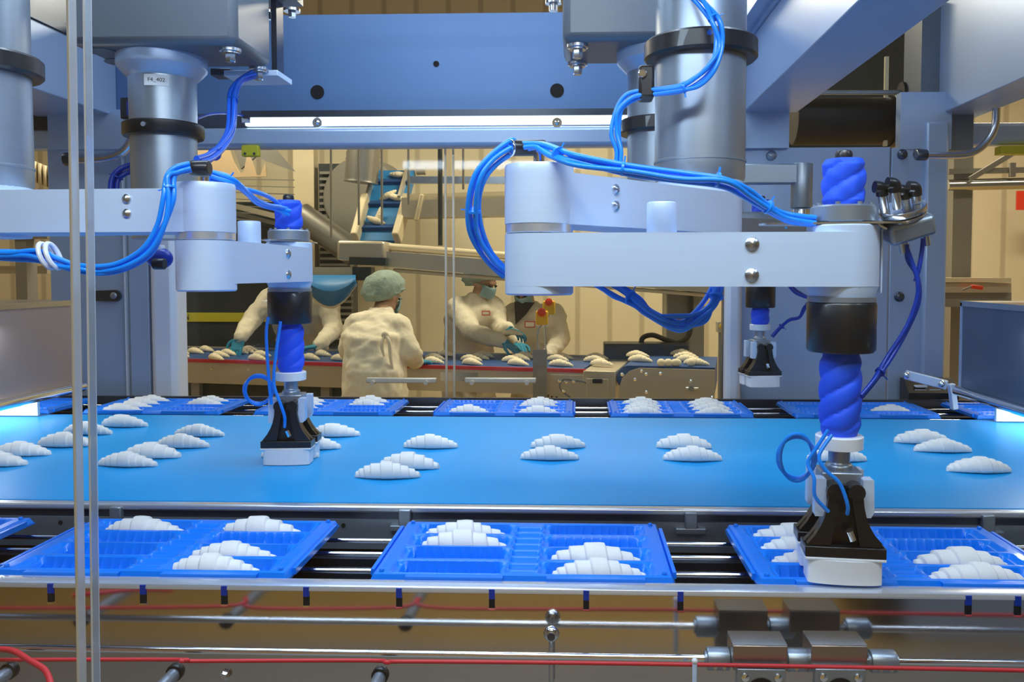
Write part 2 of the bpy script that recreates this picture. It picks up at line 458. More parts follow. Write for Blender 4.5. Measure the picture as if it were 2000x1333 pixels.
to_floor(336, 346, 289, YB + 0.02, 0.04, 'door_seal', M_DSTEEL, frame)
to_floor(1415, 1421, 289, YB + 0.02, 0.04, 'door_seal', M_DSTEEL, frame)
# panel above the dark opening, between long beam and the right one
def bolt(par, px, py, Y, r=0.012, m=M_ALUG, name='bolt', h=0.006):
    p = at(px, py, Y); q = MB(); q.lathe([(r, 0), (r, -h * 0.4), (r * 0.75, -h * 0.8), (r * 0.3, -h), (0.0001, -h)], (p.x, Y, p.z), (0, 1, 0), 20)
    q.use(m); return q.build(name, m, par)
for px, py in ((1507, 304), (1762, 302), (1793, 301), (1756, 580)):
    bolt(frame, px, py, YB + 0.012, 0.020, M_DSTEEL if px > 1600 else M_ALUG, 'bolt', 0.014)
for py in (626, 782): bolt(frame, 341, py, YB + 0.018, 0.013, M_POST, 'hinge_bolt', 0.02)
for (px, py) in ((53, 37), (92, 55)):
    p = at(px, py, 2.4)
    q = MB(); q.cyl((X_L + 0.001, 1.6 + (px - 53) * 0.012, ZT - 0.03), (X_L + 0.012, 1.6 + (px - 53) * 0.012, ZT - 0.03), 0.016); q.build('bolt', M_ALUG, frame)
# latch plate on the left panel
b = MB(); a = at(188, 578, YB); c = at(234, 578, YB); b.prism(stadium((a.x, a.z), (c.x - 0.02, a.z), 0.021, 0.024), YB - 0.006, YB + 0.012, 'XZ')
lt = b.build('latch_plate', M_DSTEEL, frame); bolt(lt, 222, 578, YB - 0.006, 0.014)
# bent steel handles
def bent(name, pts, r, label):
    t = thing(name, label, 'handle', tuple(pts[0]))
    q = MB(); q.tube(pts, r, 14, 6); q.build('bent_tube', M_STEEL, t)
    q = MB(); q.cyl(Vector(pts[0]) + Vector((-0.012, 0, 0)), Vector(pts[0]) + Vector((0.03, 0, 0)), r * 1.5, 18, 0.004); q.build('end_cap', M_DSTEEL, t)
    return t
bent('bent_tube_bracket', [at(1795, 303, 3.2), at(1850, 304, 3.2), at(1895, 300, 3.2), at(1925, 280, 3.2), at(1943, 250, 3.2), at(1946, 212, 3.2)], 0.014, 'bent grey steel tube rising from the bolted panel into the right beam')
bent('bent_tube_bracket', [at(133, 311, 3.2), at(175, 311, 3.2), at(215, 307, 3.2), at(245, 293, 3.2), at(262, 265, 3.2)], 0.018, 'bent grey steel tube on the panel behind the labelled column')
# black camera box beside the labelled column
t = thing('sensor_box', 'small black boxed sensor fixed to the left beam behind the labelled column', 'sensor', tuple(at(250, 232, 3.0)))
b = MB(); a = at(233, 190, 3.0); c = at(270, 232, 3.0); b.box((a.x, 3.0, c.z), (c.x, 3.12, a.z)); b.build('housing', M_BLACK, t, bevel=0.006)
b = MB(); a = at(248, 199, 2.995); c = at(270, 225, 2.995); b.box((a.x, 2.992, c.z), (c.x, 3.0, a.z)); b.build('lens_window', M_DCABLE, t)
# lamp under the rear beam
led = thing('led_light_bar', 'long glowing white strip lamp under the rear blue beam', 'lamp', tuple(at(840, 243, YB - 0.06)))
a = at(478, 226, YB - 0.03); c = at(1262, 241, YB - 0.03)
b = MB(); b.box((a.x, YB - 0.03, c.z), (c.x, YB - 0.012, a.z)); b.build('diffuser', M_LED, led, bevel=0.004)
a2 = at(470, 216, YB - 0.06); c2 = at(1262, 224, YB - 0.06)
b = MB(); b.box((a2.x, YB - 0.055, c2.z), (c2.x, YB - 0.01, a2.z)); b.build('housing', M_DSTEEL, led)
b = MB(); p = at(484, 232, YB - 0.035); b.box((p.x - 0.025, YB - 0.04, p.z - 0.018), (p.x + 0.012, YB - 0.02, p.z + 0.02)); b.build('end_cap', M_CHROME, led, bevel=0.003)
for px in (620, 1088):
    p = at(px, 240, YB - 0.04); b = MB(); b.lathe([(0.020, 0), (0.020, 0.006)], (p.x, YB - 0.045, p.z), (0, 1, 0), 20); b.lathe([(0.010, 0), (0.009, -0.006), (0.004, -0.009)], (p.x, YB - 0.045, p.z), (0, 1, 0), 16)
    b.build('mounting_screw', M_CHROME, led)
# roller and rods in the dark opening
t = thing('drum_motor', 'black perforated roller in the dark opening at the rear of the cell', 'roller', tuple(at(1650, 288, 3.75)))
a, c = at(1548, 238, 3.75), at(1752, 238, 3.75)
b = MB(); b.cyl((a.x, 3.75, a.z), (c.x, 3.75, a.z), 0.105, 40, 0.006); b.build('drum', M_RUBBER, t)
b = MB(); b.cyl((c.x - 0.03, 3.75, a.z), (c.x + 0.02, 3.75, a.z), 0.118, 40, 0.006); b.build('end_flange', M_BLACK, t)
b = MB()
p = at(1650, 120, 4.3); b.box((at(1500, 0, 4.3).x, 4.3, 1.9), (at(1800, 0, 4.3).x, 4.34, ZC + 1.6)); tag(b.build('dark_backdrop', M_DGREY), 'dark partition sheet standing in for the shade behind the black roller', 'backdrop')  # dark sheet added where the interior only lies in shade
t = thing('tie_rod', 'grey tie rod with a dark round end above the black roller', 'rod', tuple(at(1700, 180, 3.6)))
a, c = at(1560, 181, 3.6), at(1768, 181, 3.6)
b = MB(); b.cyl((a.x, 3.6, a.z), (c.x, 3.6, c.z), 0.011, 16); b.build('rod', M_ALUG, t)
b = MB(); b.cyl((c.x - 0.02, 3.6, c.z), (c.x + 0.0, 3.6, c.z), 0.045, 24); b.build('end_disc', M_RUBBER, t)
b = MB(); p = at(1733, 110, 3.7); q0 = at(1733, 285, 3.7); b.box((p.x - 0.008, 3.7, q0.z), (p.x + 0.008, 3.715, p.z)); tag(b.build('brass_strip', M_CREAM), 'thin upright cream strip seen behind the tie rod', 'strip')
b = MB(); b.box((at(1768, 0, 3.6).x, 3.42, ZC + 0.50), (1.47 + 0.14, 3.6, ZC + 1.1)); b.build('rear_bracket', M_BLOCK, frame)

# ------------------------------------------------------------------ glass doors in the rear opening
def door(x0, x1, label):
    a = at(x0, 288, YB + 0.08); c = at(x1, 779, YB + 0.08)
    t = thing('glass_door', label, 'door', ((a.x + c.x) / 2, YB + 0.08, c.z - 0.3))
    q = MB(); q.box((a.x, YB + 0.08, c.z - 0.3), (c.x, YB + 0.088, a.z)); q.build('pane', G_DOOR, t)
    q = MB(); q.box((a.x, YB + 0.078, c.z - 0.3), (a.x + 0.008, YB + 0.092, a.z)); q.box((c.x - 0.008, YB + 0.078, c.z - 0.3), (c.x, YB + 0.092, a.z)); q.build('edge_strip', M_BEIGE, t)
    return t
d1 = door(347, 874, 'clear glass guard door in front of the masked workers, nearer the dark cabinet')
d2 = door(883, 1414, 'clear glass guard door in front of the folded dough machine')
def handle_bar(par, x0, x1, y, knobs):
    Y = YB + 0.03
    a = at(x0, y, Y); c = at(x1, y, Y)
    q = MB(); q.box((a.x, Y - 0.012, a.z - 0.011), (c.x, Y + 0.012, a.z + 0.011)); h = q.build('handle_bar', M_BEIGE, par, bevel=0.004)
    for k in knobs:
        p = at(k, y + 5, Y - 0.02); q = MB(); q.cyl((p.x, Y - 0.03, p.z), (p.x, YB + 0.08, p.z), 0.009, 16); q.build('handle_stud', M_BEIGE, h)
handle_bar(d1, 716, 853, 743, (728, 832)); handle_bar(d2, 908, 1047, 743, (922, 1029))

# ================================================================== DOUGH BELT
ZBELT = 0.95
YF, YR = 1.655, 2.665
belt = thing('belt_conveyor', 'wide bright blue belt conveyor carrying loose raw croissants', 'conveyor', (0, 2.1, 0))
b = MB(); b.box((-2.9, YF, ZBELT - 0.012), (2.7, YR, ZBELT)); b.build('belt', M_BELT, belt)
b = MB().use(M_DSTEEL); b.box((-2.9, YF - 0.018, ZBELT - 0.030), (2.7, YF - 0.012, ZBELT - 0.012))
b.use(M_ALUG); b.box((-2.9, YF - 0.022, ZBELT - 0.09), (2.7, YF - 0.012, ZBELT - 0.029))
b.use(M_HOLE)
for k in range(-9, 9):
    p = at(671 + 138 * k, 1018, YF - 0.021)
    b.lathe([(0.0045, 0), (0.0045, 0.003)], (p.x, YF - 0.0235, ZBELT - 0.041), (0, 1, 0), 14)
b.build('front_side_plate', None, belt)
b = MB(); b.box((-2.9, YF - 0.024, ZBELT - 0.014), (2.7, YF, ZBELT - 0.001)); b.build('front_lip', M_LIP, belt, bevel=0.004)
b = MB(); b.box((-2.9, YR, ZBELT - 0.05), (2.7, YR + 0.012, ZBELT - 0.002)); b.build('rear_lip', M_POL, belt)
for px in (225, 790, 1350, 1932):
    p = at(px, 1000, YF - 0.03); b = MB(); b.box((p.x - 0.012, YF - 0.032, ZBELT - 0.04), (p.x + 0.012, YF - 0.018, ZBELT - 0.006)); b.box((p.x - 0.03, YF - 0.032, ZBELT - 0.05), (p.x + 0.03, YF - 0.018, ZBELT - 0.038)); b.build('clip_bracket', M_ALUG, belt, bevel=0.002)
b = MB(); b.box((-2.9, YF + 0.02, ZBELT - 0.2), (2.7, YR - 0.02, ZBELT - 0.03)); b.build('belt_bed', M_DSTEEL, belt)
for x in (-2.3, 2.1):
    for y in (YF + 0.06, YR - 0.06):
        b = MB(); b.box((x - 0.03, y - 0.03, 0), (x + 0.03, y + 0.03, ZBELT - 0.2)); b.build('leg', M_STEEL, belt)

# ================================================================== TRAY TRACKS
def track(name, label, y0, y1, rods, front):
    t = thing(name, label, 'conveyor', (0, (y0 + y1) / 2, 0))
    for k, y in enumerate(rods):
        q = MB(); q.cyl((-2.9, y, 0.905), (2.7, y, 0.905), 0.0045, 14); q.build('guide_rod', M_CHROME, t)
        q = MB(); q.box((-2.9, y - 0.045, 0.865), (2.7, y - 0.012, 0.885)); q.build('dark_rail', M_DSTEEL, t)
    q = MB(); q.box((-2.9, y0 + 0.03, 0.80), (2.7, y1 - 0.01, 0.84)); q.build('bed_plate', M_DSTEEL, t)
    return t
trk = track('tray_conveyor', 'front tray conveyor with chrome rods and slotted bright front rail', 1.25, 1.61, (1.39, 1.475, 1.55), True)
YP = 1.25
b = MB()
prof = [(YP + 0.030, 0.9325), (YP + 0.008, 0.9335), (YP + 0.001, 0.9318), (YP - 0.0015, 0.928), (YP - 0.0015, 0.9245), (YP + 0.006, 0.9235), (YP + 0.030, 0.927)]
b.prism(prof, -2.9, 2.7, 'YZ'); b.build('front_lip', M_LIP, trk)
b = MB().use(M_MIRROR); b.box((-2.9, YP, 0.22), (2.7, YP + 0.006, 0.9236))
b.build('mirror_panel', None, trk)
for px in (95, 276, 435, 596, 778, 960, 1145, 1330, 1895, 1992):
    p = at(px, 1165, YP - 0.006); q = MB().use(M_DCABLE); q.box((p.x - 0.0045, YP - 0.0022, 0.916), (p.x + 0.0045, YP + 0.001, 0.931)); q.use(M_HOLE); q.box((p.x - 0.0045, YP - 0.0022, 0.902), (p.x + 0.0045, YP + 0.001, 0.916)); q.use(M_POL); q.box((p.x - 0.005, YP - 0.0028, 0.899), (p.x + 0.005, YP + 0.001, 0.902)); q.build('slot', None, trk)
for x in (-2.5, -1.2, 1.0, 2.3):
    b = MB(); b.box((x - 0.025, 1.35, 0), (x + 0.025, 1.40, 0.80)); b.build('leg', M_STEEL, trk)
trk2 = track('tray_conveyor', 'rear tray conveyor between the blue belt and the glass doors', 2.72, 3.2, (2.80, 2.90, 3.02, 3.12), False)
b = MB(); b.box((-2.9, 2.70, 0.86), (2.7, 2.715, 0.932)); b.build('front_lip', M_POL, trk2, bevel=0.003)
b = MB(); b.box((-2.9, 3.2, 0.80), (2.7, 3.22, 0.93)); b.build('rear_rail', M_DSTEEL, trk2)

# ------------------------------------------------------------------ side guards over the belt ends
def guard(x, s, label, m, ybk=2.83):
    t = thing('side_guard', label, 'guard', (x, 1.9, ZC - 0.40))
    zt_, zb_ = ZC - 0.100, ZC - 0.386
    q = MB(); q.box((x, 0.95, zb_), (x + s * 0.006, ybk, zt_)); q.build('side_plate', m, t)
    q = MB(); q.box((x - s * 0.004, 0.95, zt_), (x + s * 0.75, ybk, zt_ + 0.006)); q.box((x - s * 0.004, 0.95, zt_ - 0.012), (x, ybk, zt_)); q.build('top_flange', M_STEEL, t)
    q = MB(); q.box((x - s * 0.004, ybk - 0.012, zb_), (x + s * 0.75, ybk, zt_)); q.build('end_flange', M_FRAME if s > 0 else M_STEEL, t)
    q = MB(); q.cyl((x - s * 0.018, 0.95, zb_ - 0.012), (x - s * 0.018, ybk - 0.02, zb_ - 0.012), 0.017, 20, 0.003); q.build('support_rod', M_CHROME, t)
    q = MB(); q.box((x + s * 0.02, 2.62, ZBELT + 0.003), (x + s * 0.55, 2.632, ZBELT + 0.085)); q.use(M_HOLE)
    for dx, dz in ((0.10, 0.05), (0.22, 0.045)): q.lathe([(0.005, 0), (0.005, 0.003)], (x + s * dx, 2.6185, ZBELT + dz), (0, 1, 0), 14)
    q.mats = [M_WHITE, M_HOLE]; q.build('end_plate', None, t)
    return t
guard(-1.755, -1, 'brown steel guard box over the belt end beside the clear pane edge', M_SIDE)
guard(1.305, 1, 'dark blue-grey guard box over the belt end under the pale beam', M_SIDEB)
# strap with two screws by the right guard
t = thing('strap_bracket', 'pale flat strap with two screws next to the dark guard box', 'bracket', tuple(at(1800, 745, 3.0)))
b = MB(); b.bar(at(1768, 732, 2.95), at(1850, 753, 2.88), 0.02, 0.032); b.build('strap', M_ALU, t, bevel=0.003)
b = MB(); b.bar(at(1858, 750, 2.86), at(1864, 800, 2.86), 0.02, 0.025); b.build('drop_tab', M_ALU, t, bevel=0.003)
for px, py, Y in ((1770, 733, 2.92), (1839, 750, 2.86)):
    bolt(t, px, py, Y, 0.012, M_CHROME, 'screw', 0.012)
# black slotted cover
t = thing('slotted_cover', 'black metal cover with long slots beside the dark guard box', 'cover', tuple(at(1815, 800, 3.24)))
a = at(1775, 768, 3.24); c = at(1872, 806, 3.24)
b = MB().use(M_BLACK); b.box((a.x, 3.24, c.z), (c.x, 3.33, a.z)); 
b.prism([(3.24, a.z), (3.33, a.z), (3.33, a.z + 0.05), (3.29, a.z + 0.05)], a.x, c.x, 'YZ')
b.use(M_WHITE)
for (x, y) in ((1782, 783), (1811, 783), (1840, 783), (1782, 796), (1811, 796), (1840, 796)):
    p = at(x, y, 3.238); q = at(x + 22, y, 3.238); b.prism(stadium((p.x, p.z), (q.x, q.z), 0.004, 0.004, 5), 3.236, 3.24, 'XZ')
for (x, y) in ((1789, 755), (1787, 763), (1815, 763)):
    p = at(x, y, 3.255); q = at(x + 20, y, 3.255); b.prism(stadium((p.x, p.z), (q.x, q.z), 0.004, 0.004, 5), 3.25, 3.27, 'XZ')
b.build('cover_plate', None, t)

# ================================================================== ROBOTS
def bellows(mb, c, z0, z1, r, lobes=4, twist=9.0, amp=0.10, rings=26, n=40, wobble=0.0, bulge=0.0):
    rr = []
    for i in range(rings + 1):
        t = i / rings; z = z0 + (z1 - z0) * t
        ring = []
        edge = min(1, min(t, 1 - t) * 8)
        for k in range(n):
            a = 2 * PI * k / n
            ph = (lobes * a - (z - z0) * 2 * PI * twist) % (2 * PI)
            w_ = ph / (2 * PI); f = math.sin(PI * w_ ** 0.75) ** 0.55
            rad = r * (1 - amp + amp * 1.25 * f * edge + wobble * noise.noise(Vector((a * 2, z * 40, 3))) + bulge * math.sin(PI * t))
            ring.append((c[0] + rad * math.cos(a), c[1] + rad * math.sin(a), z))
        rr.append(ring)
    mb.loft(rr)

def gripper(par, c, lift, yaw, two=True):
    """Clevis with two black flared fingers that each carry a white suction block."""
    z = lambda v: ZC + v + lift
    g = MB(); M = Matrix.Translation((c[0], c[1], 0)) @ Matrix.Rotation(yaw, 4, 'Z')
    g.xf = M
    g.lathe([(0.017, z(-0.296)), (0.017, z(-0.318)), (0.022, z(-0.320)), (0.022, z(-0.328))], (0, 0, 0), (0, 0, 1), 24)
    g.box((-0.032, -0.028, z(-0.358)), (0.032, 0.028, z(-0.328)))
    g.build('gripper_coupling', M_ALUG, par, bevel=0.003)
    for sx in (-1, 1):
        for sy in (-1, 1):
            g = MB(); g.xf = M
            x = sx * 0.036; y = sy * 0.034
            g.prism([(x - 0.008, z(-0.334)), (x + 0.008, z(-0.334)), (x + 0.009, z(-0.385)), (x + 0.004, z(-0.394)), (x - 0.009, z(-0.394))], y - 0.012, y + 0.012, 'XZ')
            g.build('clevis_arm', M_ALU, par, bevel=0.002)
    for sy in ((-1, 1) if two else (-1,)):
        y = sy * 0.036
        # flare outline
        R_ = []
        for k in range(9):
            t = k / 8; hw = 0.024 + 0.002 * t + 0.034 * t ** 2.6
            R_.append((hw, -0.345 - 0.092 * t))
        out = [(-a_, z(b_)) for a_, b_ in reversed(R_)] + [(a_, z(b_)) for a_, b_ in R_]
        g = MB(); g.xf = M
        # thin web plus two legs and a slab
        g.prism(out, y - 0.004, y + 0.010, 'XZ')
        g.box((-0.061, y - 0.024, z(-0.455)), (0.061, y + 0.024, z(-0.438)))
        for sx in (-1, 1):
            leg = [(sx * 0.006, z(-0.345)), (sx * 0.026, z(-0.345))] + [(sx * (0.026 + 0.032 * (k / 6) ** 2.6), z(-0.345 - 0.092 * k / 6)) for k in range(1, 7)] + [(sx * 0.022, z(-0.437)), (sx * 0.014, z(-0.39))]
            if sx < 0: leg = leg[::-1]
            g.prism(leg, y - 0.020, y + 0.004, 'XZ')
            g.cyl((sx * 0.016, y - 0.022, z(-0.352)), (sx * 0.016, y + 0.012, z(-0.352)), 0.013, 20)
        f_ = g.build('gripper_finger', M_BLACK, par, bevel=0.0015)
        g = MB(); g.xf = M
        g.box((-0.061, y - 0.025, z(-0.459)), (0.061, y + 0.025, z(-0.455)))
        o_ = []
        for k in range(13):
            a = PI * k / 12; o_.append((0.056 * math.cos(a), y - 0.018 - 0.010 * math.sin(a)))
        o_ += [(-0.056, y + 0.022), (0.056, y + 0.022)]
        g.prism(o_, z(-0.496), z(-0.459), 'XY')
        g.build('suction_block', M_WHITE, f_, bevel=0.001)
        g = MB(); g.xf = M
        g.cyl((0.004, y - 0.026, z(-0.41)), (0.010, y - 0.024, z(-0.425)), 0.006, 12); g.build('air_fitting', M_CHROME, f_)

def robot(label, col, elbow, shaft, lift=0.0, yaw=0.0, ztop=1.5, flange=False, motor=True, paint=M_ALU, collar_z=0.42, bottom=0.2277, upper_z=(0.079, 0.162)):
    t = thing('robot_arm', label, 'robot', (col[0], col[1], ZC + 0.2))
    cx, cy = col; ex, ey = elbow; sx, sy = shaft
    z = lambda v: ZC + v
    q = MB(); q.lathe([(0.0935, z(collar_z + 0.04)), (0.0935, z(ztop))], (cx, cy, 0), (0, 0, 1), 48); q.build('column', M_ALUG, t)
    q = MB(); q.lathe([(0.080, z(bottom - 0.06)), (0.0935, z(bottom - 0.03)), (0.0935, z(bottom)), (0.0955, z(bottom + 0.001)), (0.0955, z(bottom + 0.005)), (0.0935, z(bottom + 0.006)), (0.0935, z(collar_z))], (cx, cy, 0), (0, 0, 1), 48); q.build('column_sleeve', M_ALUG, t)
    q = MB(); q.lathe([(0.09, z(collar_z)), (0.112, z(collar_z)), (0.117, z(collar_z + 0.005)), (0.117, z(collar_z + 0.035)), (0.112, z(collar_z + 0.040)), (0.09, z(collar_z + 0.04))], (cx, cy, 0), (0, 0, 1), 48)
    k_ = q.build('collar', M_BLACK, t)
    q = MB(); q.cyl((cx, cy - 0.12, z(collar_z + 0.025)), (cx, cy - 0.112, z(collar_z + 0.025)), 0.0055, 14); q.build('set_screw', M_CHROME, k_)
    if flange:
        q = MB(); q.lathe([(0.095, z(0.575)), (0.124, z(0.605)), (0.125, z(0.634))], (cx, cy, 0), (0, 0, 1), 48); q.build('flange', M_FRAME, t)
    # upper arm
    q = MB(); q.prism(stadium((cx, cy), (ex, ey), 0.088, 0.054), z(upper_z[0]), z(upper_z[1]), 'XY')
    q.lathe([(0.086, z(upper_z[0] - 0.006)), (0.09, z(bottom - 0.03))], (cx, cy, 0), (0, 0, 1), 40)
    ua = q.build('upper_arm', paint, t, bevel=0.003)
    d = (Vector((cx, cy, 0)) - Vector((ex, ey, 0))).normalized(); nrm = Vector((d.y, -d.x, 0))
    if nrm.y > 0: nrm = -nrm
    L = math.hypot(cx - ex, cy - ey)
    for dz in (-0.014, 0.014):
        tt = 0.125; hw = 0.054 + (0.088 - 0.054) * tt / L
        p = Vector((ex, ey, z((upper_z[0] + upper_z[1]) / 2 + 0.008 + dz))) + d * tt + nrm * (hw - 0.0005)
        q = MB(); q.lathe([(0.0095, 0), (0.009, 0.003), (0.006, 0.0055), (0.0005, 0.007)], p, nrm, 20); q.build('dome_screw', M_STEEL, ua)
    q = MB(); q.lathe([(0.054, z(0.078)), (0.0565, z(0.080)), (0.0565, z(0.160)), (0.0565, z(0.1715)), (0.055, z(0.1755)), (0.0005, z(0.1755))], (ex, ey, 0), (0, 0, 1), 48); q.build('elbow_housing', paint, t)
    q = MB(); q.lathe([(0.053, z(0.0645)), (0.0555, z(0.066)), (0.0555, z(0.079)), (0.053, z(0.080))], (ex, ey, 0), (0, 0, 1), 48); q.build('elbow_ring', M_LIP, t)
    # lower arm
    q = MB(); q.prism(stadium((ex, ey), (sx, sy), 0.0565, 0.056), z(-0.021), z(0.0635), 'XY')
    la = q.build('lower_arm', paint, t, bevel=0.002)
    q = MB(); q.lathe([(0.053, z(-0.036)), (0.0562, z(-0.033)), (0.0562, z(-0.021))], (ex, ey, 0), (0, 0, 1), 48); q.build('elbow_foot', paint, la)
    q = MB(); q.lathe([(0.050, z(-0.037)), (0.0555, z(-0.021)), (0.0555, z(0.074)), (0.053, z(0.076))], (sx, sy, 0), (0, 0, 1), 48); q.build('shaft_housing', paint, la)
    d = (Vector((sx, sy, 0)) - Vector((ex, ey, 0))).normalized(); nrm = Vector((d.y, -d.x, 0))
    if nrm.y > 0: nrm = -nrm
    L = math.hypot(sx - ex, sy - ey)
    for dz in (-0.024, 0.024):
        p = Vector((ex, ey, z(0.021 + dz))) + d * (L - 0.152) + nrm * 0.0558
        q = MB(); q.lathe([(0.0115, 0), (0.0108, 0.003), (0.007, 0.006), (0.0005, 0.0075)], p, nrm, 20); q.build('dome_screw', M_STEEL, la)
    if motor:
        p = Vector((ex, ey, 0)) + d * 0.2
        q = MB(); q.cyl((p.x, p.y, z(0.0635)), (p.x, p.y, z(0.115)), 0.0245, 32, 0.003); q.build('cap_cylinder', paint, la)
    # top clamp post
    q = MB(); q.cyl((ex, ey, z(0.175)), (ex, ey, z(0.20)), 0.0095, 18); q.build('clamp_post', M_CHROME, t)
    # shaft
    q = MB(); q.lathe([(0.047, z(0.080)), (0.0505, z(0.082)), (0.0505, z(0.104)), (0.047, z(0.107)), (0.0005, z(0.107))], (sx, sy, 0), (0, 0, 1), 40)
    for k in range(8):
        a = 2 * PI * k / 8 + 0.3; q.cyl((sx + 0.043 * math.cos(a), sy + 0.043 * math.sin(a), z(0.106)), (sx + 0.043 * math.cos(a), sy + 0.043 * math.sin(a), z(0.111)), 0.004, 10)
    q.build('shaft_flange', M_ALUG, t)
    q = MB(); q.prism(stadium((sx - d.x * 0.11, sy - d.y * 0.11), (sx + d.x * 0.055, sy + d.y * 0.055), 0.022, 0.05), z(0.0765), z(0.0795), 'XY'); q.build('bracket_plate', M_STEEL, t)
    q = MB(); bellows(q, (sx, sy), z(0.106), z(0.181 + (0 if motor else lift)), 0.0325, 3, 30.0, 0.14, 40, wobble=0.10); q.build('upper_sleeve', M_BELLOW, t)
    q = MB(); q.cyl((sx, sy, z(0.17 + (0 if motor else lift))), (sx, sy, z(0.196 + (0 if motor else lift))), 0.0135, 20, 0.006); q.build('shaft_tip', M_BLACK, t)
    q = MB(); q.lathe([(0.050, z(-0.047)), (0.053, z(-0.046)), (0.053, z(-0.038)), (0.049, z(-0.036))], (sx, sy, 0), (0, 0, 1), 40); q.build('shaft_ring', M_ALUG, t)
    q = MB(); q.lathe([(0.0005, z(-0.126)), (0.051, z(-0.126)), (0.0535, z(-0.122)), (0.054, z(-0.050)), (0.052, z(-0.047))], (sx, sy, 0), (0, 0, 1), 44); q.build('black_housing', M_BLACK, t)
    q = MB(); bellows(q, (sx, sy), z(-0.272 + lift), z(-0.126), 0.0315, 3, 27.0, 0.15, 64, bulge=0.03); q.build('lower_sleeve', M_BELLOW, t)
    q = MB(); q.lathe([(0.030, z(-0.295 + lift)), (0.037, z(-0.293 + lift)), (0.0375, z(-0.274 + lift)), (0.035, z(-0.272 + lift))], (sx, sy, 0), (0, 0, 1), 36); q.build('sleeve_ring', M_WHITE, t)
    gripper(t, (sx, sy), lift, yaw)
    return t

def XYp(px, Y): return (at(px, 500, Y).x, Y)
r_right = robot('nearest robot arm, reaching over the front tray with a wide white block gripper', XYp(1365, 1.735), XYp(1053, 1.35), XYp(1645, 1.33), lift=0.011, yaw=R(-6), ztop=1.5, collar_z=0.44)
r_left = robot('robot arm with its elbow beside the clear pane, its gripper touching the blue belt', (XYp(-38, 1.65)[0], 1.66), XYp(403, 1.60), XYp(565, 2.03), lift=0.025, yaw=R(5), ztop=1.5, collar_z=0.405, bottom=0.215)
r_mark = thing('robot_arm', 'robot column labelled F4_402 under a grey cast block, its arm hidden', 'robot', (XYp(325, 2.41)[0], 2.41, ZC))
cx, cy = XYp(325, 2.41); z = lambda v: ZC + v
q = MB(); q.lathe([(0.0925, z(0.44)), (0.0935, z(0.58))], (cx, cy, 0), (0, 0, 1), 48); q.build('column', M_ALUG, r_mark)
q = MB(); q.lathe([(0.0915, z(0.10)), (0.0915, z(0.41))], (cx, cy, 0), (0, 0, 1), 48); q.build('column_sleeve', M_ALUG, r_mark)
q = MB(); q.lathe([(0.09, z(0.400)), (0.109, z(0.400)), (0.112, z(0.404)), (0.112, z(0.436)), (0.108, z(0.440)), (0.09, z(0.440))], (cx, cy, 0), (0, 0, 1), 48); kk = q.build('collar', M_BLACK, r_mark)
q = MB(); q.cyl((cx, cy - 0.117, z(0.421)), (cx, cy - 0.11, z(0.421)), 0.007, 14); q.build('set_screw', M_CHROME, kk)
q = MB(); q.lathe([(0.094, z(0.570)), (0.100, z(0.575)), (0.123, z(0.600)), (0.1245, z(0.605)), (0.1245, z(0.640))], (cx, cy, 0), (0, 0, 1), 48); q.build('flange', M_FRAME, r_mark)
q = MB()
a0 = -0.42 - 0.06
rr = 0.0942
th0 = math.asin((at(283, 155, 2.32).x - cx) / rr); th1 = math.asin((at(325, 155, 2.32).x - cx) / rr)
za, zb_ = at(300, 167, 2.32).z, at(300, 145, 2.32).z
pts0 = []; N_ = 8
vs = []; fs = []
for k in range(N_ + 1):
    th = th0 + (th1 - th0) * k / N_
    for zz in (za, zb_):
        for r_ in (rr, rr + 0.0012): vs.append((cx + r_ * math.sin(th), cy - r_ * math.cos(th), zz))
for k in range(N_):
    i = 4 * k; j = i + 4
    fs += [(i + 1, j + 1, j + 3, i + 3), (i, i + 2, j + 2, j), (i + 2, i + 3, j + 3, j + 2), (i, j, j + 1, i + 1)]
q.add(vs, fs); lb = q.build('name_label', M_PAPER, r_mark)
cu = bpy.data.curves.new('label_text', 'FONT'); cu.body = 'F4_402'; cu.size = 0.0155; cu.align_x = 'CENTER'; cu.align_y = 'CENTER'; cu.extrude = 0.0002
tmp = bpy.data.objects.new('tmp', cu); C.objects.link(tmp); dg = bpy.context.evaluated_depsgraph_get(); dg.update()
me = bpy.data.meshes.new_from_object(tmp.evaluated_get(dg)); bpy.data.objects.remove(tmp); me.materials.clear(); me.materials.append(M_INK); me.name = 'label_text'
thm = (th0 + th1) / 2
for v in me.vertices:
    th = thm + v.co.x / rr; r_ = rr + 0.0016 + v.co.z
    v.co = Vector((r_ * math.sin(th), -r_ * math.cos(th), v.co.y + (za + zb_) / 2 - z(0)))
lt_ = bpy.data.objects.new('label_text', me); C.objects.link(lt_); lt_.parent = lb
# cast mounting blocks
def block(x0, x1, label):
    t = thing('mounting_block', label, 'mounting block', ((x0 + x1) / 2, 2.4, ZC + 0.634))
    q = MB(); q.box((x0, 2.262, ZC + 0.634), (x1, 2.535, ZC + 1.25)); q.build('casting', M_BLOCK, t, bevel=0.022)
    return t
def hexbolt(par, x, y, zz, r=0.030):
    q = MB(); q.lathe([(r, 0), (r, -0.008), (r * 0.8, -0.010), (r * 0.8, -0.014)], (x, y, zz), (0, 0, 1), 24)
    q.lathe([(r * 0.48, -0.014), (r * 0.48, -0.034), (r * 0.4, -0.037)], (x, y, zz), (0, 0, 1), 6, smooth=False); q.build('hex_bolt', M_STEEL, par)
bl = block(-1.42, -0.945, 'grey cast block above the labelled column'); br = block(-0.042, 0.42, 'grey cast block beside the tall front column')
p = on(450, 96, ZC + 0.634); hexbolt(bl, p.x, p.y, ZC + 0.634)
p = on(505, 133, ZC + 0.634); hexbolt(bl, p.x, p.y, ZC + 0.634)
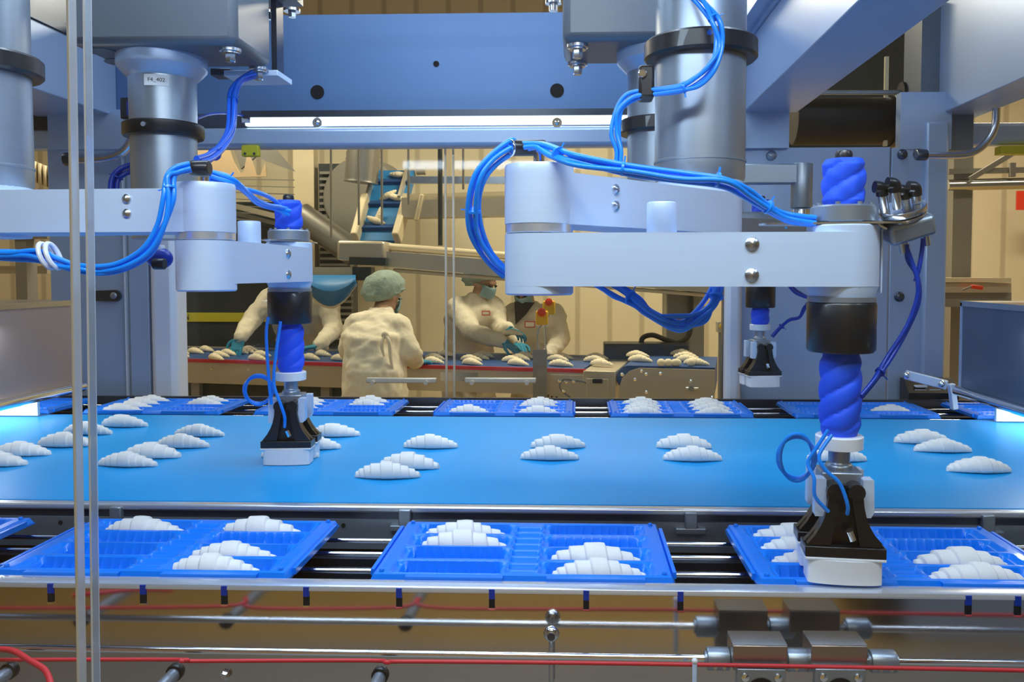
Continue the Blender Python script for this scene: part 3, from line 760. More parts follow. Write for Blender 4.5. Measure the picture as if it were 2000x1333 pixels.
p = on(1128, 88, ZC + 0.634); hexbolt(br, p.x, p.y, ZC + 0.634); p = on(1128, 122, ZC + 0.634); hexbolt(br, p.x, p.y, ZC + 0.634)
q = MB()
for px, py in ((203, 101), (234, 121)):
    p = on(px, py, ZC + 0.634); q.lathe([(0.042, 0), (0.042, -0.003)], (p.x, p.y, ZC + 0.634), (0, 0, 1), 28)
q.build('blanking_disc', M_BLOCK, bl)
# bracket and cable clamp behind the left block
t = thing('cable_bracket', 'dark upright bracket with bolts at the corner of the left cast block', 'bracket', tuple(at(535, 150, 2.62)))
q = MB(); a = at(533, -20, 2.62); c = at(546, 150, 2.62); q.box((a.x, 2.6, c.z), (c.x, 2.66, a.z)); q.build('upright_bar', M_DSTEEL, t)
q = MB(); a = at(455, 148, 2.62); c = at(558, 158, 2.62); q.box((a.x, 2.55, c.z), (c.x, 2.68, a.z)); q.build('base_plate', M_ALU, t, bevel=0.002)
q = MB(); a = at(415, 136, 2.62); c = at(455, 150, 2.62); q.box((a.x, 2.6, c.z), (c.x, 2.66, a.z)); q.build('side_clamp', M_DSTEEL, t, bevel=0.004)
for px, py in ((517, 18), (566, 14)):
    p = at(px, py, 2.6); q = MB(); q.lathe([(0.026, 0), (0.026, -0.008)], (p.x, 2.62, p.z), (0, 0, 1), 20); q.lathe([(0.013, -0.008), (0.013, -0.026)], (p.x, 2.62, p.z), (0, 0, 1), 6, smooth=False); q.build('hex_bolt', M_STEEL, t)
p0, p1 = at(490, 2, 2.62), at(580, 2, 2.62); q = MB(); q.box((p0.x, 2.56, p0.z), (p1.x, 2.68, p0.z + 0.03)); q.build('top_plate', M_BLOCK, t)
p = at(1081, 8, 2.62); t = thing('hex_bolt', 'steel hex bolt hanging over the rear beam near the right cast block', 'bolt', tuple(p))
q = MB(); q.lathe([(0.026, 0.012), (0.026, 0), (0.014, -0.001), (0.014, -0.022)], (p.x, 2.62, p.z), (0, 0, 1), 20); q.build('bolt_head', M_STEEL, t)
q = MB(); q.box((at(565, 0, 2.62).x, 2.6, at(565, -8, 2.62).z), (at(1115, 0, 2.62).x, 2.66, at(565, -30, 2.62).z)); q.build('hanger_strip', M_DSTEEL, t)

# robot at the rear, right: column behind the front column, arm reaching over the rear trays
r_rear = robot('farthest robot arm, its gripper hanging above the rear trays', XYp(1287, 2.40), XYp(1572, 2.62), XYp(1486, 3.02), lift=0.085, yaw=R(8), ztop=0.575, flange=True, motor=False, paint=M_ALUG, collar_z=0.40)

q = MB(); a = at(1551, 317, 2.62); c = at(1592, 405, 2.62); mx_ = (a.x + c.x) / 2
q.cyl((mx_, 2.655, c.z), (mx_, 2.655, a.z), 0.034, 28, 0.003); mast = q.build('mast', M_ALUG, r_rear)
q = MB(); q.cyl((mx_, 2.655, at(1572, 432, 2.62).z), (mx_, 2.655, c.z - 0.004), 0.030, 28, 0.002); q.build('mast_ring', M_STEEL, mast)
q = MB(); q.cyl((mx_, 2.655, ZC + 0.10), (mx_, 2.655, at(1572, 432, 2.62).z), 0.026, 28); q.build('mast_base', M_ALUG, mast)
q = MB(); a = at(1405, 320, 2.63); c = at(1560, 358, 2.63); q.box((a.x, 2.63, c.z), (c.x, 2.68, a.z)); q.build('mast_arm', M_ALUG, mast, bevel=0.004)
q = MB(); a = at(1300, 414, 2.9); c = at(1545, 440, 2.9); q.box((a.x, 2.9, c.z), (c.x, 2.94, a.z)); q.build('link_bar', M_ALUG, r_rear, bevel=0.004)
# valve box on the right robot's bracket
vb = thing('valve_box', 'tilted grey valve box with black elbow fittings beside the nearest arm', 'valve box', tuple(at(1765, 455, 1.33)))
Yv = 1.33; tl = Euler((R(18), R(-17), 0))
c = at(1768, 443, Yv)
q = MB(); q.cbox(c, (0.074, 0.06, 0.034), tl); q.build('housing', M_ALUG, vb, bevel=0.007)
up = tl.to_matrix() @ Vector((0, 0, 1)); rt = tl.to_matrix() @ Vector((1, 0, 0))
q = MB(); q.cyl(c + up * 0.017, c + up * 0.022, 0.034, 28, 0.001); q.cyl(c + up * 0.024, c + up * 0.034, 0.036, 28, 0.002); q.build('cover_disc', M_STEEL, vb)
for dx, dy in ((-0.028, 0.0), (-0.012, -0.012), (0.008, 0.006), (0.022, -0.004)):
    b0 = c + up * 0.034 + rt * dx + Vector((0, dy, 0)); L_ = 0.030 if dx < -0.01 else 0.014
    q = MB(); q.cyl(b0, b0 + up * L_, 0.0075, 14); f_ = q.build('fitting', M_STEEL, vb)
    q = MB(); q.tube([b0 + up * (L_ - 0.002), b0 + up * (L_ + 0.010), b0 + up * (L_ + 0.015) - rt * 0.010], 0.0095, 12); q.build('elbow_cap', M_BLACK, f_)
for dx, dy in ((-0.014, -0.01), (-0.002, 0.008), (0.030, 0.0)):
    b0 = c - up * 0.015 + rt * dx + Vector((0, dy, 0))
    q = MB(); q.cyl(b0, b0 - up * 0.026, 0.0058, 14); q.build('cable_gland', M_STEEL, vb)
q = MB(); q.bar(at(1700, 437, Yv), c - rt * 0.036 + up * 0.006, 0.05, 0.003); q.build('bracket_plate', M_STEEL, vb)
p = at(1712, 500, 1.33)
# sheet plate beside shaft housing
q = MB(); q.box((at(1712, 500, 1.34).x, 1.32, at(1712, 572, 1.34).z), (at(1715, 500, 1.34).x, 1.36, at(1712, 440, 1.34).z)); q.build('edge_plate', M_ALU, vb)

# ================================================================== CABLES
def bundle(label, pts, n=4, r=0.0042, spread=0.0065, ties=(), m=M_CABLE, wob=0.004, name='cable_bundle', seed=1, tie_m=None):
    P = [Vector(p) for p in pts]
    t = thing(name, label, 'cable', tuple(P[0]))
    rnd = random.Random(seed)
    for k in range(n):
        a = 2 * PI * k / n + 0.6
        Q = []
        for i, p in enumerate(P):
            d = (P[min(i + 1, len(P) - 1)] - P[max(i - 1, 0)]).normalized()
            u = Vector((0, 1, 0)) - d * d.y
            u = u.normalized() if u.length > 0.1 else Vector((1, 0, 0)); v = d.cross(u)
            s_ = spread if n > 1 else 0
            Q.append(p + (u * math.cos(a) + v * math.sin(a)) * s_ + (Vector((rnd.uniform(-1, 1), rnd.uniform(-1, 1), rnd.uniform(-1, 1))) * wob if 0 < i < len(P) - 1 else Vector()))
        q = MB(); q.tube(Q, r, 10, 8); q.build('cable', m, t)
    PP = catmull(P, 8)
    for f in ties:
        i = int(f * (len(PP) - 2)); d = (PP[i + 1] - PP[i]).normalized()
        q = MB(); q.cyl(PP[i] - d * 0.002, PP[i] + d * 0.002, spread + r * 1.15, 18); 
        s_ = d.cross(Vector((0, 1, 0))).normalized()
        q.bar(PP[i] + s_ * (spread + r), PP[i] + s_ * (spread + r + 0.009), 0.003, 0.002)
        q.build('cable_tie', tie_m or m, t)
    return t
A = lambda Y, *pp: [at(px, py, Y if len(pp) == 0 else Y) for px, py in pp]
def path(lst): return [at(px, py, Y) for px, py, Y in lst]
bundle('bright blue tube bundle looping out behind the elbow of the nearest arm', path([(988, 535, 1.42), (955, 505, 1.40), (930, 455, 1.36), (925, 405, 1.34), (935, 350, 1.32), (958, 312, 1.32), (995, 288, 1.33), (1006, 287, 1.34)]), 4, 0.0043, 0.0075, (0.42,), seed=3)
bundle('bright blue tube bundle running over the nearest arm to its shaft', path([(1012, 288, 1.34), (1050, 286, 1.33), (1085, 298, 1.30), (1130, 315, 1.27), (1230, 332, 1.25), (1330, 343, 1.25), (1410, 353, 1.25), (1462, 378, 1.27), (1505, 408, 1.29), (1540, 425, 1.30), (1590, 432, 1.31)]), 4, 0.0043, 0.0062, (0.22, 0.40, 0.60, 0.8), seed=5)
bundle('blue cable bundle curving down across the tall front column', path([(1270, -120, 1.63), (1325, -45, 1.61), (1372, 5, 1.59), (1398, 45, 1.57), (1405, 90, 1.57), (1390, 130, 1.57), (1360, 160, 1.58), (1325, 173, 1.585), (1270, 180, 1.60)]), 4, 0.0043, 0.0065, (0.35, 0.86), seed=8)
bundle('blue cable bundle dropping beside the front column behind the arm', path([(1262, 182, 1.60), (1230, 192, 1.60), (1207, 215, 1.60), (1202, 260, 1.60), (1208, 300, 1.60), (1206, 340, 1.60)]), 3, 0.0043, 0.0062, (), m=M_CABLE, seed=9)
t = thing('cable_clamp', 'black cable clamp with a silver screw at the side of the front column', 'clamp', tuple(at(1262, 190, 1.6)))
q = MB(); a = at(1247, 128, 1.60); c_ = at(1278, 193, 1.60); q.box((a.x, 1.59, c_.z), (c_.x, 1.64, a.z)); q.build('clamp_body', M_BLACK, t, bevel=0.006)
p = at(1255, 143, 1.585); q = MB(); q.cyl((p.x, 1.584, p.z), (p.x, 1.592, p.z), 0.0085, 18, 0.002); q.build('screw', M_CHROME, t)
bundle('blue tube loop hanging below the nearest arm', path([(1165, 548, 1.42), (1205, 568, 1.40), (1245, 588, 1.38), (1275, 615, 1.38), (1320, 632, 1.38), (1365, 622, 1.38), (1395, 590, 1.40), (1403, 548, 1.42)]), 5, 0.0043, 0.0078, (0.25, 0.92), wob=0.007, seed=11)
bundle('bright blue tube bundle sagging behind the clear pane edges', path([(-40, 497, 1.50), (20, 497, 1.50), (70, 500, 1.50), (110, 512, 1.50), (150, 522, 1.50), (200, 527, 1.50), (245, 518, 1.50), (290, 488, 1.50), (318, 440, 1.50), (330, 390, 1.50), (330, 350, 1.51), (345, 331, 1.52), (372, 326, 1.53)]), 4, 0.0045, 0.007, (0.80,), seed=13)
bundle('blue tube bundle crossing from the black clamp to the left arm shaft', path([(408, 343, 1.62), (450, 358, 1.65), (500, 385, 1.78), (535, 402, 1.92), (560, 415, 1.98)]), 5, 0.0048, 0.0095, (0.25,), m=M_CABLE, seed=15)
bundle('dark blue cable bundle hanging from the left cast block', path([(495, 145, 2.5), (468, 158, 2.45), (456, 185, 2.4), (453, 220, 2.3), (448, 255, 2.2), (432, 288, 2.05), (405, 312, 1.85), (385, 318, 1.7)]), 4, 0.006, 0.0085, (0.35, 0.8), m=M_MCABLE, seed=17)
bundle('dark blue cable bundle bending behind the labelled column', path([(222, 385, 2.45), (226, 352, 2.46), (240, 333, 2.47), (275, 322, 2.5)]), 3, 0.008, 0.010, (0.45,), m=M_DCABLE, seed=19)
bundle('single thin dark wire between the labelled column and the strip lamp', path([(385, 232, 2.5), (410, 225, 2.7), (440, 222, 3.0), (475, 226, 3.3)]), 1, 0.0045, 0, (), m=M_DCABLE, name='wire')
bundle('thin dark blue cable hanging from the valve box to the nearest gripper', path([(1770, 478, 1.33), (1776, 510, 1.33), (1790, 545, 1.33), (1790, 590, 1.33), (1770, 645, 1.33), (1735, 705, 1.32), (1705, 745, 1.30), (1682, 775, 1.29)]), 2, 0.0036, 0.004, (0.80,), m=M_DCABLE, seed=21)
bundle('single dark blue cable from the outer gland of the valve box', path([(1803, 466, 1.33), (1806, 490, 1.33), (1798, 520, 1.33), (1788, 550, 1.33)]), 1, 0.0036, 0, (), m=M_DCABLE, name='wire')
bundle('dark blue cable looping from behind the nearest arm to the farthest gripper', path([(1540, 555, 2.9), (1555, 572, 2.9), (1583, 584, 2.9), (1600, 590, 2.9), (1575, 598, 2.92), (1562, 620, 2.94), (1540, 626, 2.96), (1520, 645, 2.98), (1508, 658, 2.98)]), 2, 0.0055, 0.005, (0.5, 0.85), m=M_DCABLE, seed=23)
# coil loops at the grippers
def coil(label, c, Y, rx, ry, n, tail, m=M_CABLE, r=0.0030, tilt=0.0):
    t = thing('tube_coil', label, 'cable', tuple(at(c[0], c[1], Y)))
    for k in range(n):
        pts = []
        for i in range(14):
            a = 2 * PI * i / 14 + 0.4
            pts.append(at(c[0] + (rx + 2.5 * k) * math.cos(a) + tilt * math.sin(a) * rx, c[1] + (ry - 3 * k) * math.sin(a), Y + 0.02 * math.sin(a) + 0.006 * k))
        q = MB(); q.tube(pts, r, 8, 4, closed=True); q.build('tube_ring', m, t)
    for tl_ in tail:
        q = MB(); q.tube(path(tl_), r, 8, 8); q.build('tube', m, t)
    return t
coil('coiled blue air tube beside the nearest gripper above the blue belt', (1556, 894), 1.30, 32, 46, 3,
     [[(1618, 840, 1.28), (1595, 875, 1.28), (1578, 905, 1.28), (1590, 935, 1.27), (1592, 970, 1.27), (1618, 1000, 1.275)],
      [(1625, 850, 1.28), (1600, 890, 1.27), (1612, 918, 1.265), (1640, 945, 1.262), (1655, 985, 1.262), (1655, 1005, 1.27)]])
coil('coiled blue air tube beside the gripper that touches the blue belt', (505, 762), 1.98, 26, 29, 2,
     [[(548, 628, 1.97), (538, 700, 1.96), (535, 750, 1.96), (548, 790, 1.96), (556, 815, 1.97), (556, 835, 1.98)],
      [(530, 790, 1.97), (525, 740, 1.96), (520, 655, 1.96), (524, 620, 1.97)]], r=0.0040)
# clamps on the elbows
t = thing('tube_clamp', 'silver faced round clamp holding blue tubes above the nearest elbow', 'clamp', tuple(at(1030, 300, 1.34)))
a, c_ = at(998, 289, 1.33), at(1062, 289, 1.37)
q = MB(); q.cyl(a, c_, 0.0135, 24, 0.002); q.build('clamp_body', M_BLACK, t)
q = MB(); q.cyl(a - (c_ - a).normalized() * 0.004, a, 0.0145, 24, 0.001); q.build('clamp_face', M_CHROME, t)
t = thing('tube_clamp', 'black round clamp holding blue tubes above the left elbow', 'clamp', tuple(at(395, 340, 1.58)))
a, c_ = at(372, 329, 1.58), at(410, 329, 1.58)
q = MB(); q.cyl(a, c_, 0.0155, 24, 0.004); q.build('clamp_body', M_BLACK, t)
# white ring tie on the left bundle
t = thing('spiral_tie', 'white ring tie wrapped round the blue tubes next to the pane edge', 'cable tie', tuple(at(92, 520, 1.5)))
for k in range(2):
    pts = []
    for i in range(12):
        a = 2 * PI * i / 12
        pts.append(at(90 + 14 * k + 12 * math.cos(a) + 10 * math.sin(a), 500 + 24 * math.sin(a) , 1.5 + 0.018 * math.cos(a)))
    q = MB(); q.tube(pts, 0.0045, 8, 4, closed=True); q.build('ring', M_CERAM, t)
# connector cluster on the left under the arm
t = thing('cable_connector', 'dark blue connector plug behind the left elbow, below the arm', 'connector', tuple(at(310, 530, 1.75)))
q = MB(); q.ball(at(312, 505, 1.76), 0.026, sc=(1.1, 0.8, 0.9)); q.build('plug', M_DCABLE, t)
q = MB(); q.cyl(at(308, 480, 1.76), at(310, 500, 1.76), 0.014, 16, 0.002); q.build('collar_nut', M_WHITE, t)
q = MB(); q.cyl(at(300, 516, 1.72), at(322, 516, 1.72), 0.012, 16, 0.002); q.build('pin_block', M_BLACK, t)

# ================================================================== FRONT GUARD PANES
YG = 0.74
t = thing('guard_panel', 'clear guard pane at the left, ending in the wider of two bright upright edges', 'glass panel', (-0.6, YG, 1.0))
xl = at(140, 0, YG).x; xr = at(166, 1333, YG).x
def pane_poly(par, xa_top, xa_bot, xb_top, xb_bot, y0, y1, name, m, bev=0.0):
    z0, z1 = 0.86, 1.95
    za_, zb_ = at(150, 1333, YG).z, at(150, 0, YG).z
    def X(xt, xb, zz): return xt + (xb - xt) * (zb_ - zz) / (zb_ - za_)
    q = MB(); vs = [(X(xa_top, xa_bot, zz), y, zz) if s_ == 0 else (X(xb_top, xb_bot, zz), y, zz) for zz in (z0, z1) for y in (y0, y1) for s_ in (0, 1)]
    q.add(vs, [(0, 2, 3, 1), (4, 5, 7, 6), (0, 1, 5, 4), (2, 6, 7, 3), (0, 4, 6, 2), (1, 3, 7, 5)])
    return q.build(name, m, par, bevel=bev)
def xat(px, py, Y): return at(px, py, Y).x
pane_poly(t, -1.4, -1.4, xat(128, 0, YG), xat(150, 1333, YG), YG, YG + 0.010, 'pane', G_PANE)
pane_poly(t, xat(128, 0, YG) , xat(149, 1333, YG), xat(134, 0, YG), xat(155, 1333, YG), YG, YG + 0.012, 'edge', M_EDGE, 0.0008)
t = thing('guard_panel', 'wide clear guard pane across the front, starting at the narrower bright upright edge', 'glass panel', (0.4, YG + 0.016, 1.0))
YG2 = YG + 0.016
pane_poly(t, xat(165, 0, YG2), xat(183, 1333, YG2), 1.4, 1.4, YG + 0.016, YG + 0.026, 'pane', G_PANE)
pane_poly(t, xat(160, 0, YG2), xat(178, 1333, YG2), xat(165, 0, YG2), xat(183, 1333, YG2), YG + 0.016, YG + 0.028, 'edge', M_EDGE, 0.0008)

# ================================================================== FOREGROUND RODS, CORDS, BLOCKS
YR_ = 1.195
zr = at(700, 1276, YR_).z
t = thing('guide_shaft', 'polished round rod with clamp collars across the front below the trays', 'rod', (0, YR_, zr))
q = MB(); q.cyl((-2.6, YR_, zr), (2.3, YR_, zr), 0.0052, 20); q.build('rod', M_CHROME, t)
for x0, x1 in ((1380, 1424), (1535, 1585), (1698, 1748)):
    a = at(x0, 1280, YR_); c = at(x1, 1280, YR_)
    q = MB(); q.cyl((a.x, YR_, zr), (c.x, YR_, zr), 0.0165, 28, 0.002); q.cyl((a.x - 0.003, YR_, zr), (c.x + 0.003, YR_, zr), 0.011, 20)
    k_ = q.build('shaft_collar', M_ALUG, t)
    for f in (0.3, 0.7):
        q = MB(); q.cyl((a.x + (c.x - a.x) * f, YR_ - 0.0175, zr - 0.006), (a.x + (c.x - a.x) * f, YR_ - 0.015, zr - 0.006), 0.0028, 12); q.build('grub_screw', M_STEEL, k_)
for n_, (x0, x1, lab) in enumerate(((1432, 1538, 'bronze-faced bearing block on the polished rod, nearer the middle of the tray line'), (1585, 1694, 'bronze-faced bearing block on the polished rod, nearer the outer end of the tray line'))):
    Yb0 = 1.165
    a = at(x0, 1262, Yb0); c = at(x1, 1312, Yb0)
    bt = thing('bearing_block', lab, 'bearing block', ((a.x + c.x) / 2, 1.19, c.z))
    q = MB(); q.box((a.x, Yb0, c.z), (c.x, 1.213, a.z)); q.build('block', M_TAN, bt, bevel=0.0015)
    q = MB(); q.box((a.x, Yb0 + 0.001, a.z), (c.x, 1.213, a.z + 0.001)); q.build('top_face', M_STEEL, bt)
    a2 = at(x0 + 8, 1308, 1.15); c2 = at(x1 - 4, 1385, 1.15)
    q = MB(); q.box((a2.x, 1.15, c2.z), (c2.x, 1.165, a2.z)); pl = q.build('flange_plate', M_ALUG, bt, bevel=0.001)
    m_ = (a2.x + c2.x) / 2
    q = MB(); q.lathe([(0.021, 0), (0.021, 0.001)], (m_, 1.1485, a2.z - 0.033), (0, 1, 0), 30); q.build('bore', M_HOLE, pl)
    for xx in (a2.x + 0.011, c2.x - 0.011):
        q = MB(); q.lathe([(0.006, 0), (0.0055, -0.003), (0.0005, -0.004)], (xx, 1.1495, a2.z - 0.011), (0, 1, 0), 16); q.build('screw', M_CHROME, pl)
# cords
YC = 1.155
t = thing('red_rope', 'taut red rope running along the front below the polished rod', 'cord', tuple(at(900, 1297, YC)))
q = MB(); q.tube([at(-400, 1291, YC), at(300, 1289, YC), at(352, 1292, YC - 0.02), at(400, 1292, YC), at(720, 1291, YC), at(756, 1295, YC - 0.02), at(820, 1293, YC), at(1360, 1299, YC), at(2400, 1318, YC)], 0.0029, 10, 6); q.build('cord', M_RED, t)
bundle('pale red hose curving from behind the pane edge to the bottom of the frame', path([(-20, 1268, 1.15), (25, 1276, 1.14), (60, 1290, 1.12), (85, 1308, 1.10), (100, 1340, 1.08)]), 1, 0.0042, 0, (), m=M_RED, name='hose')
for n_, (px, py, lab) in enumerate(((22, 1303, 'grey peg with dark tip under the red hose'), (345, 1306, 'grey peg with dark tip just right of the clear pane edges'), (744, 1312, 'grey peg with dark tip farthest from the pane edges'))):
    p = at(px, py, 1.165); t = thing('support_peg', lab, 'peg', tuple(p))
    q = MB(); q.cyl((p.x, 0.93, p.z - 0.012), (p.x, 1.16, p.z - 0.005), 0.0095, 22); q.build('peg_shaft', M_ALUG, t)
    q = MB(); q.cyl((p.x, 1.155, p.z - 0.004), (p.x, 1.168, p.z - 0.004), 0.0125, 22, 0.002); q.build('tip', M_BLACK, t)
p = at(1077, 1238, 1.22); t = thing('ball_joint', 'round chrome ball joint head on a thin stem behind the rod', 'joint', tuple(p))
q = MB(); q.ball(p, 0.0125, sc=(1, 0.8, 1)); q.build('ball_head', M_CHROME, t); q = MB(); q.cyl((p.x, p.y, p.z - 0.10), (p.x, p.y, p.z - 0.01), 0.004, 12); q.build('stem', M_STEEL, t)
q = MB(); q.lathe([(0.006, -0.0105), (0.006, -0.0125)], p, (0, 1, 0), 18); q.build('socket', M_DSTEEL, t)
p = at(1357, 1292, 1.14); t = thing('cord_pin', 'thin pale upright pin holding the red cord before the bearing blocks', 'pin', (p.x, 1.14, p.z - 0.05))
q = MB(); q.cyl((p.x, 1.14, p.z - 0.09), (p.x, 1.14, p.z), 0.0034, 12, 0.001); q.build('pin_shaft', M_ALU, t)
q = MB(); q.ball((p.x, 1.14, p.z), 0.0045); q.build('pin_head', M_WHITE, t)
# two bolts on the mirror panel, beam behind rods
for (px, py, lab) in ((441, 1318, 'hex bolt low on the mirror panel left of the middle peg'), ):
    p = at(px, py, YP - 0.001); tt = thing('panel_bolt', lab, 'bolt', tuple(p)); q = MB(); q.lathe([(0.008, 0), (0.008, -0.006), (0.005, -0.009)], p, (0, 1, 0), 6, smooth=False); q.build('bolt_head', M_STEEL, tt)
# room-side floor rail reflected in the panel
# ================================================================== TRAYS
TW, TD = 0.494, 0.292
COLS = (-0.121, 0.121); ROWS = (-0.103, -0.036, 0.031, 0.098)
def tray_mesh():
    q = MB(); NX, NY = 200, 90
    def h(x, y):
        ex = TW / 2 - abs(x); ey = TD / 2 - abs(y)
        e = min(ex, ey)
        z = 0.0
        if e < 0.006: return -0.010 * (1 - e / 0.006) - 0.004 if e < 0.004 else -0.004
        if e < 0.012: return -0.001
        best = 0.0
        for cx_ in COLS:
            for ry in ROWS:
                dx = abs(x - cx_); dy = abs(y - ry)
                hx = 0.086; hy = 0.024
                # end steps
                f = min(1, max(0, (hx - dx) / 0.012)); f2 = min(1, max(0, (hx + 0.010 - dx) / 0.006)) * 0.25
                g_ = min(1, max(0, (hy + 0.005 - dy) / 0.009))
                rib = 0.34 * (max(0, math.cos(x * 2 * PI / 0.0165)) ** 3) * (1 if dy > 0.012 else 0.25)
                d_ = max(f, f2) * g_ * (1 - rib)
                best = max(best, d_)
        z = -0.026 * best
        if abs(x) < 0.026 and ey > 0.02:
            z = -0.010 * (0.5 + 0.5 * math.cos(y * 2 * PI / 0.033)) * min(1, (0.026 - abs(x)) / 0.006)
        return z
    xs = [-TW / 2 + TW * i / NX for i in range(NX + 1)]; ys = [-TD / 2 + TD * j / NY for j in range(NY + 1)]
    vs = [(x, y, h(x, y)) for y in ys for x in xs]
    fs = [(j * (NX + 1) + i, j * (NX + 1) + i + 1, (j + 1) * (NX + 1) + i + 1, (j + 1) * (NX + 1) + i) for j in range(NY) for i in range(NX)]
    q.add(vs, fs, True)
    return q
tq = tray_mesh(); tray_me = tq.use(M_TRAY).mesh('dough_tray')
rim = MB()
for sx in (-1, 1):
    for sy in (-1, 1):
        rim.lathe([(0.0045, 0.001), (0.0035, 0.004), (0.0005, 0.0045)], (sx * (TW / 2 - 0.018), sy * (TD / 2 - 0.018), 0), (0, 0, 1), 12)
rim.box((-TW / 2 + 0.06, -TD / 2 - 0.004, -0.012), (-0.03, -TD / 2 + 0.006, -0.001)); rim.box((0.04, -TD / 2 - 0.004, -0.012), (TW / 2 - 0.05, -TD / 2 + 0.006, -0.001))
for sx in (-1, 1): rim.box((sx * (TW / 2) - 0.003, -TD / 2 + 0.03, -0.012), (sx * (TW / 2) + 0.003, TD / 2 - 0.03, -0.0015))
rim_me = rim.use(M_TRAY).mesh('tray_rim')
ZTR = 0.938
TRAYS = {}
def place_tray(key, x, y, label, group):
    t = bpy.data.objects.new('dough_tray', None); C.objects.link(t); t.location = (x, y, ZTR); tag(t, label, 'tray', group)
    o = bpy.data.objects.new('pocket_sheet', tray_me); C.objects.link(o); o.parent = t
    m_ = o.modifiers.new('thick', 'SOLIDIFY'); m_.thickness = 0.0012; m_.offset = -1
    o = bpy.data.objects.new('rim', rim_me); C.objects.link(o); o.parent = t
    TRAYS[key] = (x, y); return t
yf = 1.285 + TD / 2
def tray_x(px_front_right, yy): return on(px_front_right, 1140, 0).x
xr1 = at(1322, 1146, 1.285).x - TW / 2
GF, GR = 'blue dough trays on the front track', 'blue dough trays on the rear track'
x3 = at(1480, 1150, 1.285).x + TW / 2; x1 = at(562, 1140, 1.285).x - TW / 2
place_tray('F0', x1 - 0.612, yf, 'blue tray mostly outside the frame beyond the pane edges', GF)
place_tray('F1', x1, yf, 'blue front tray behind the pane edges, one half nearly empty', GF)
place_tray('F2', xr1, yf, 'blue front tray in the middle holding two pairs of croissants', GF)
place_tray('F3', x3, yf, 'blue front tray under the nearest gripper', GF)
yb = 2.82 + TD / 2
bx = {k: at((a_ + b_) / 2, 815, 2.82).x for k, a_, b_ in (('A', 152, 434), ('B', 489, 770), ('C', 844, 1122), ('D', 1190, 1475), ('E', 1556, 1838))}
place_tray('Z', bx['A'] - 0.612, yb, 'blue rear tray hidden behind the brown guard and pane edge', GR)
place_tray('A', bx['A'], yb, 'blue rear tray next to the pane edge with six croissants', GR)
place_tray('B', bx['B'], yb, 'blue rear tray partly behind the gripper that touches the belt', GR)
place_tray('C', bx['C'], yb, 'blue rear tray with one croissant in its emptier half', GR)
place_tray('D', bx['D'], yb, 'full blue rear tray with eight croissants', GR)
place_tray('E', bx['E'], yb, 'blue rear tray with a single croissant behind the blue sleeve', GR)
place_tray('G', bx['E'] + 0.612, yb, 'blue rear tray tucked behind the slotted black cover', GR)

# ================================================================== CROISSANTS
CROISSANTS = []
def croissant_mesh(seed, nseg=7, bend=0.010, Lg=0.150, mat_=None, fat=1.0):
    """A rolled raw croissant: a wide middle wrap and narrower wraps stepping down to blunt tips."""
    rnd = random.Random(seed); q = MB(); q.sharp = False; N, K = 130, 26
    def side():
        c = [0.20 + rnd.uniform(-0.06, 0.06), 0.44 + rnd.uniform(-0.04, 0.04), 0.66 + rnd.uniform(-0.03, 0.03), 0.85 + rnd.uniform(-0.02, 0.02)]
        return c if nseg > 7 else [0.26 + rnd.uniform(-0.05, 0.05), 0.55, 0.82]
    R_in = [1.03, 0.90, 0.76, 0.58, 0.40]; R_out = [1.01, 0.87, 0.71, 0.52, 0.32]
    R3_in = [1.03, 0.88, 0.68, 0.44]; R3_out = [1.00, 0.83, 0.60, 0.34]
    cl, cr = side(), side()
    def rad_at(u):
        c = cr if u > 0 else cl; au = abs(u)
        ri, ro = (R_in, R_out) if len(c) == 4 else (R3_in, R3_out)
        b = [0.0] + c + [1.0]
        for i in range(len(b) - 1):
            if au <= b[i + 1] or i == len(b) - 2:
                t = (au - b[i]) / (b[i + 1] - b[i]); r = ri[i] + (ro[i] - ri[i]) * t ** 1.5
                # the edge of each wrap rolls over softly
                e = (b[i + 1] - au)
                if i < len(b) - 2 and e < 0.012: r -= 0.03 * (1 - e / 0.012) ** 2
                return r
    rings = []
    for i in range(N + 1):
        u = -1 + 2 * i / N
        end = min(1, (1 - abs(u)) * 22) ** 0.5 if abs(u) < 1 else 0.02
        ring = []
        for k in range(K):
            a = 2 * PI * k / K
            uu = max(-0.999, min(0.999, u + 0.05 * math.sin(a + 0.9)))
            rad = 0.0234 * fat * rad_at(uu) * end * (1 + 0.025 * noise.noise(Vector((u * 4, a * 0.7, seed))))
            y = rad * math.cos(a) - bend * (1 - u * u) + bend * 0.5
            zz = max(rad * 0.96 * math.sin(a), -rad * 0.55)
            ring.append((u * Lg / 2, y, zz + rad * 0.55 + 0.0025 * (1 - u * u)))
        rings.append(ring)
    q.loft(rings)
    return q.use(mat_ or M_DOUGH).mesh('raw_croissant')
CM = [croissant_mesh(1, 8), croissant_mesh(2, 7, 0.014), croissant_mesh(3, 8, 0.007, fat=0.95), croissant_mesh(4, 7, 0.010, fat=1.06)]
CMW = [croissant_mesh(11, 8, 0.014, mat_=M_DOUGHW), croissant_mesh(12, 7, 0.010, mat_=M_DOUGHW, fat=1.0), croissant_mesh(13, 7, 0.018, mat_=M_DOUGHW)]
def croissant(loc, rot=0, k=0, sc=1.0, label='', group='', warm=False, tilt=0.0):
    me = (CMW if warm else CM)[k % (3 if warm else 4)]
    o = bpy.data.objects.new('raw_croissant', me); C.objects.link(o)
    o.location = loc; o.rotation_euler = (0, tilt, rot); o.scale = (sc, sc, sc)
    tag(o, label, 'croissant', group); return o
GB = 'raw croissants loose on the blue belt'
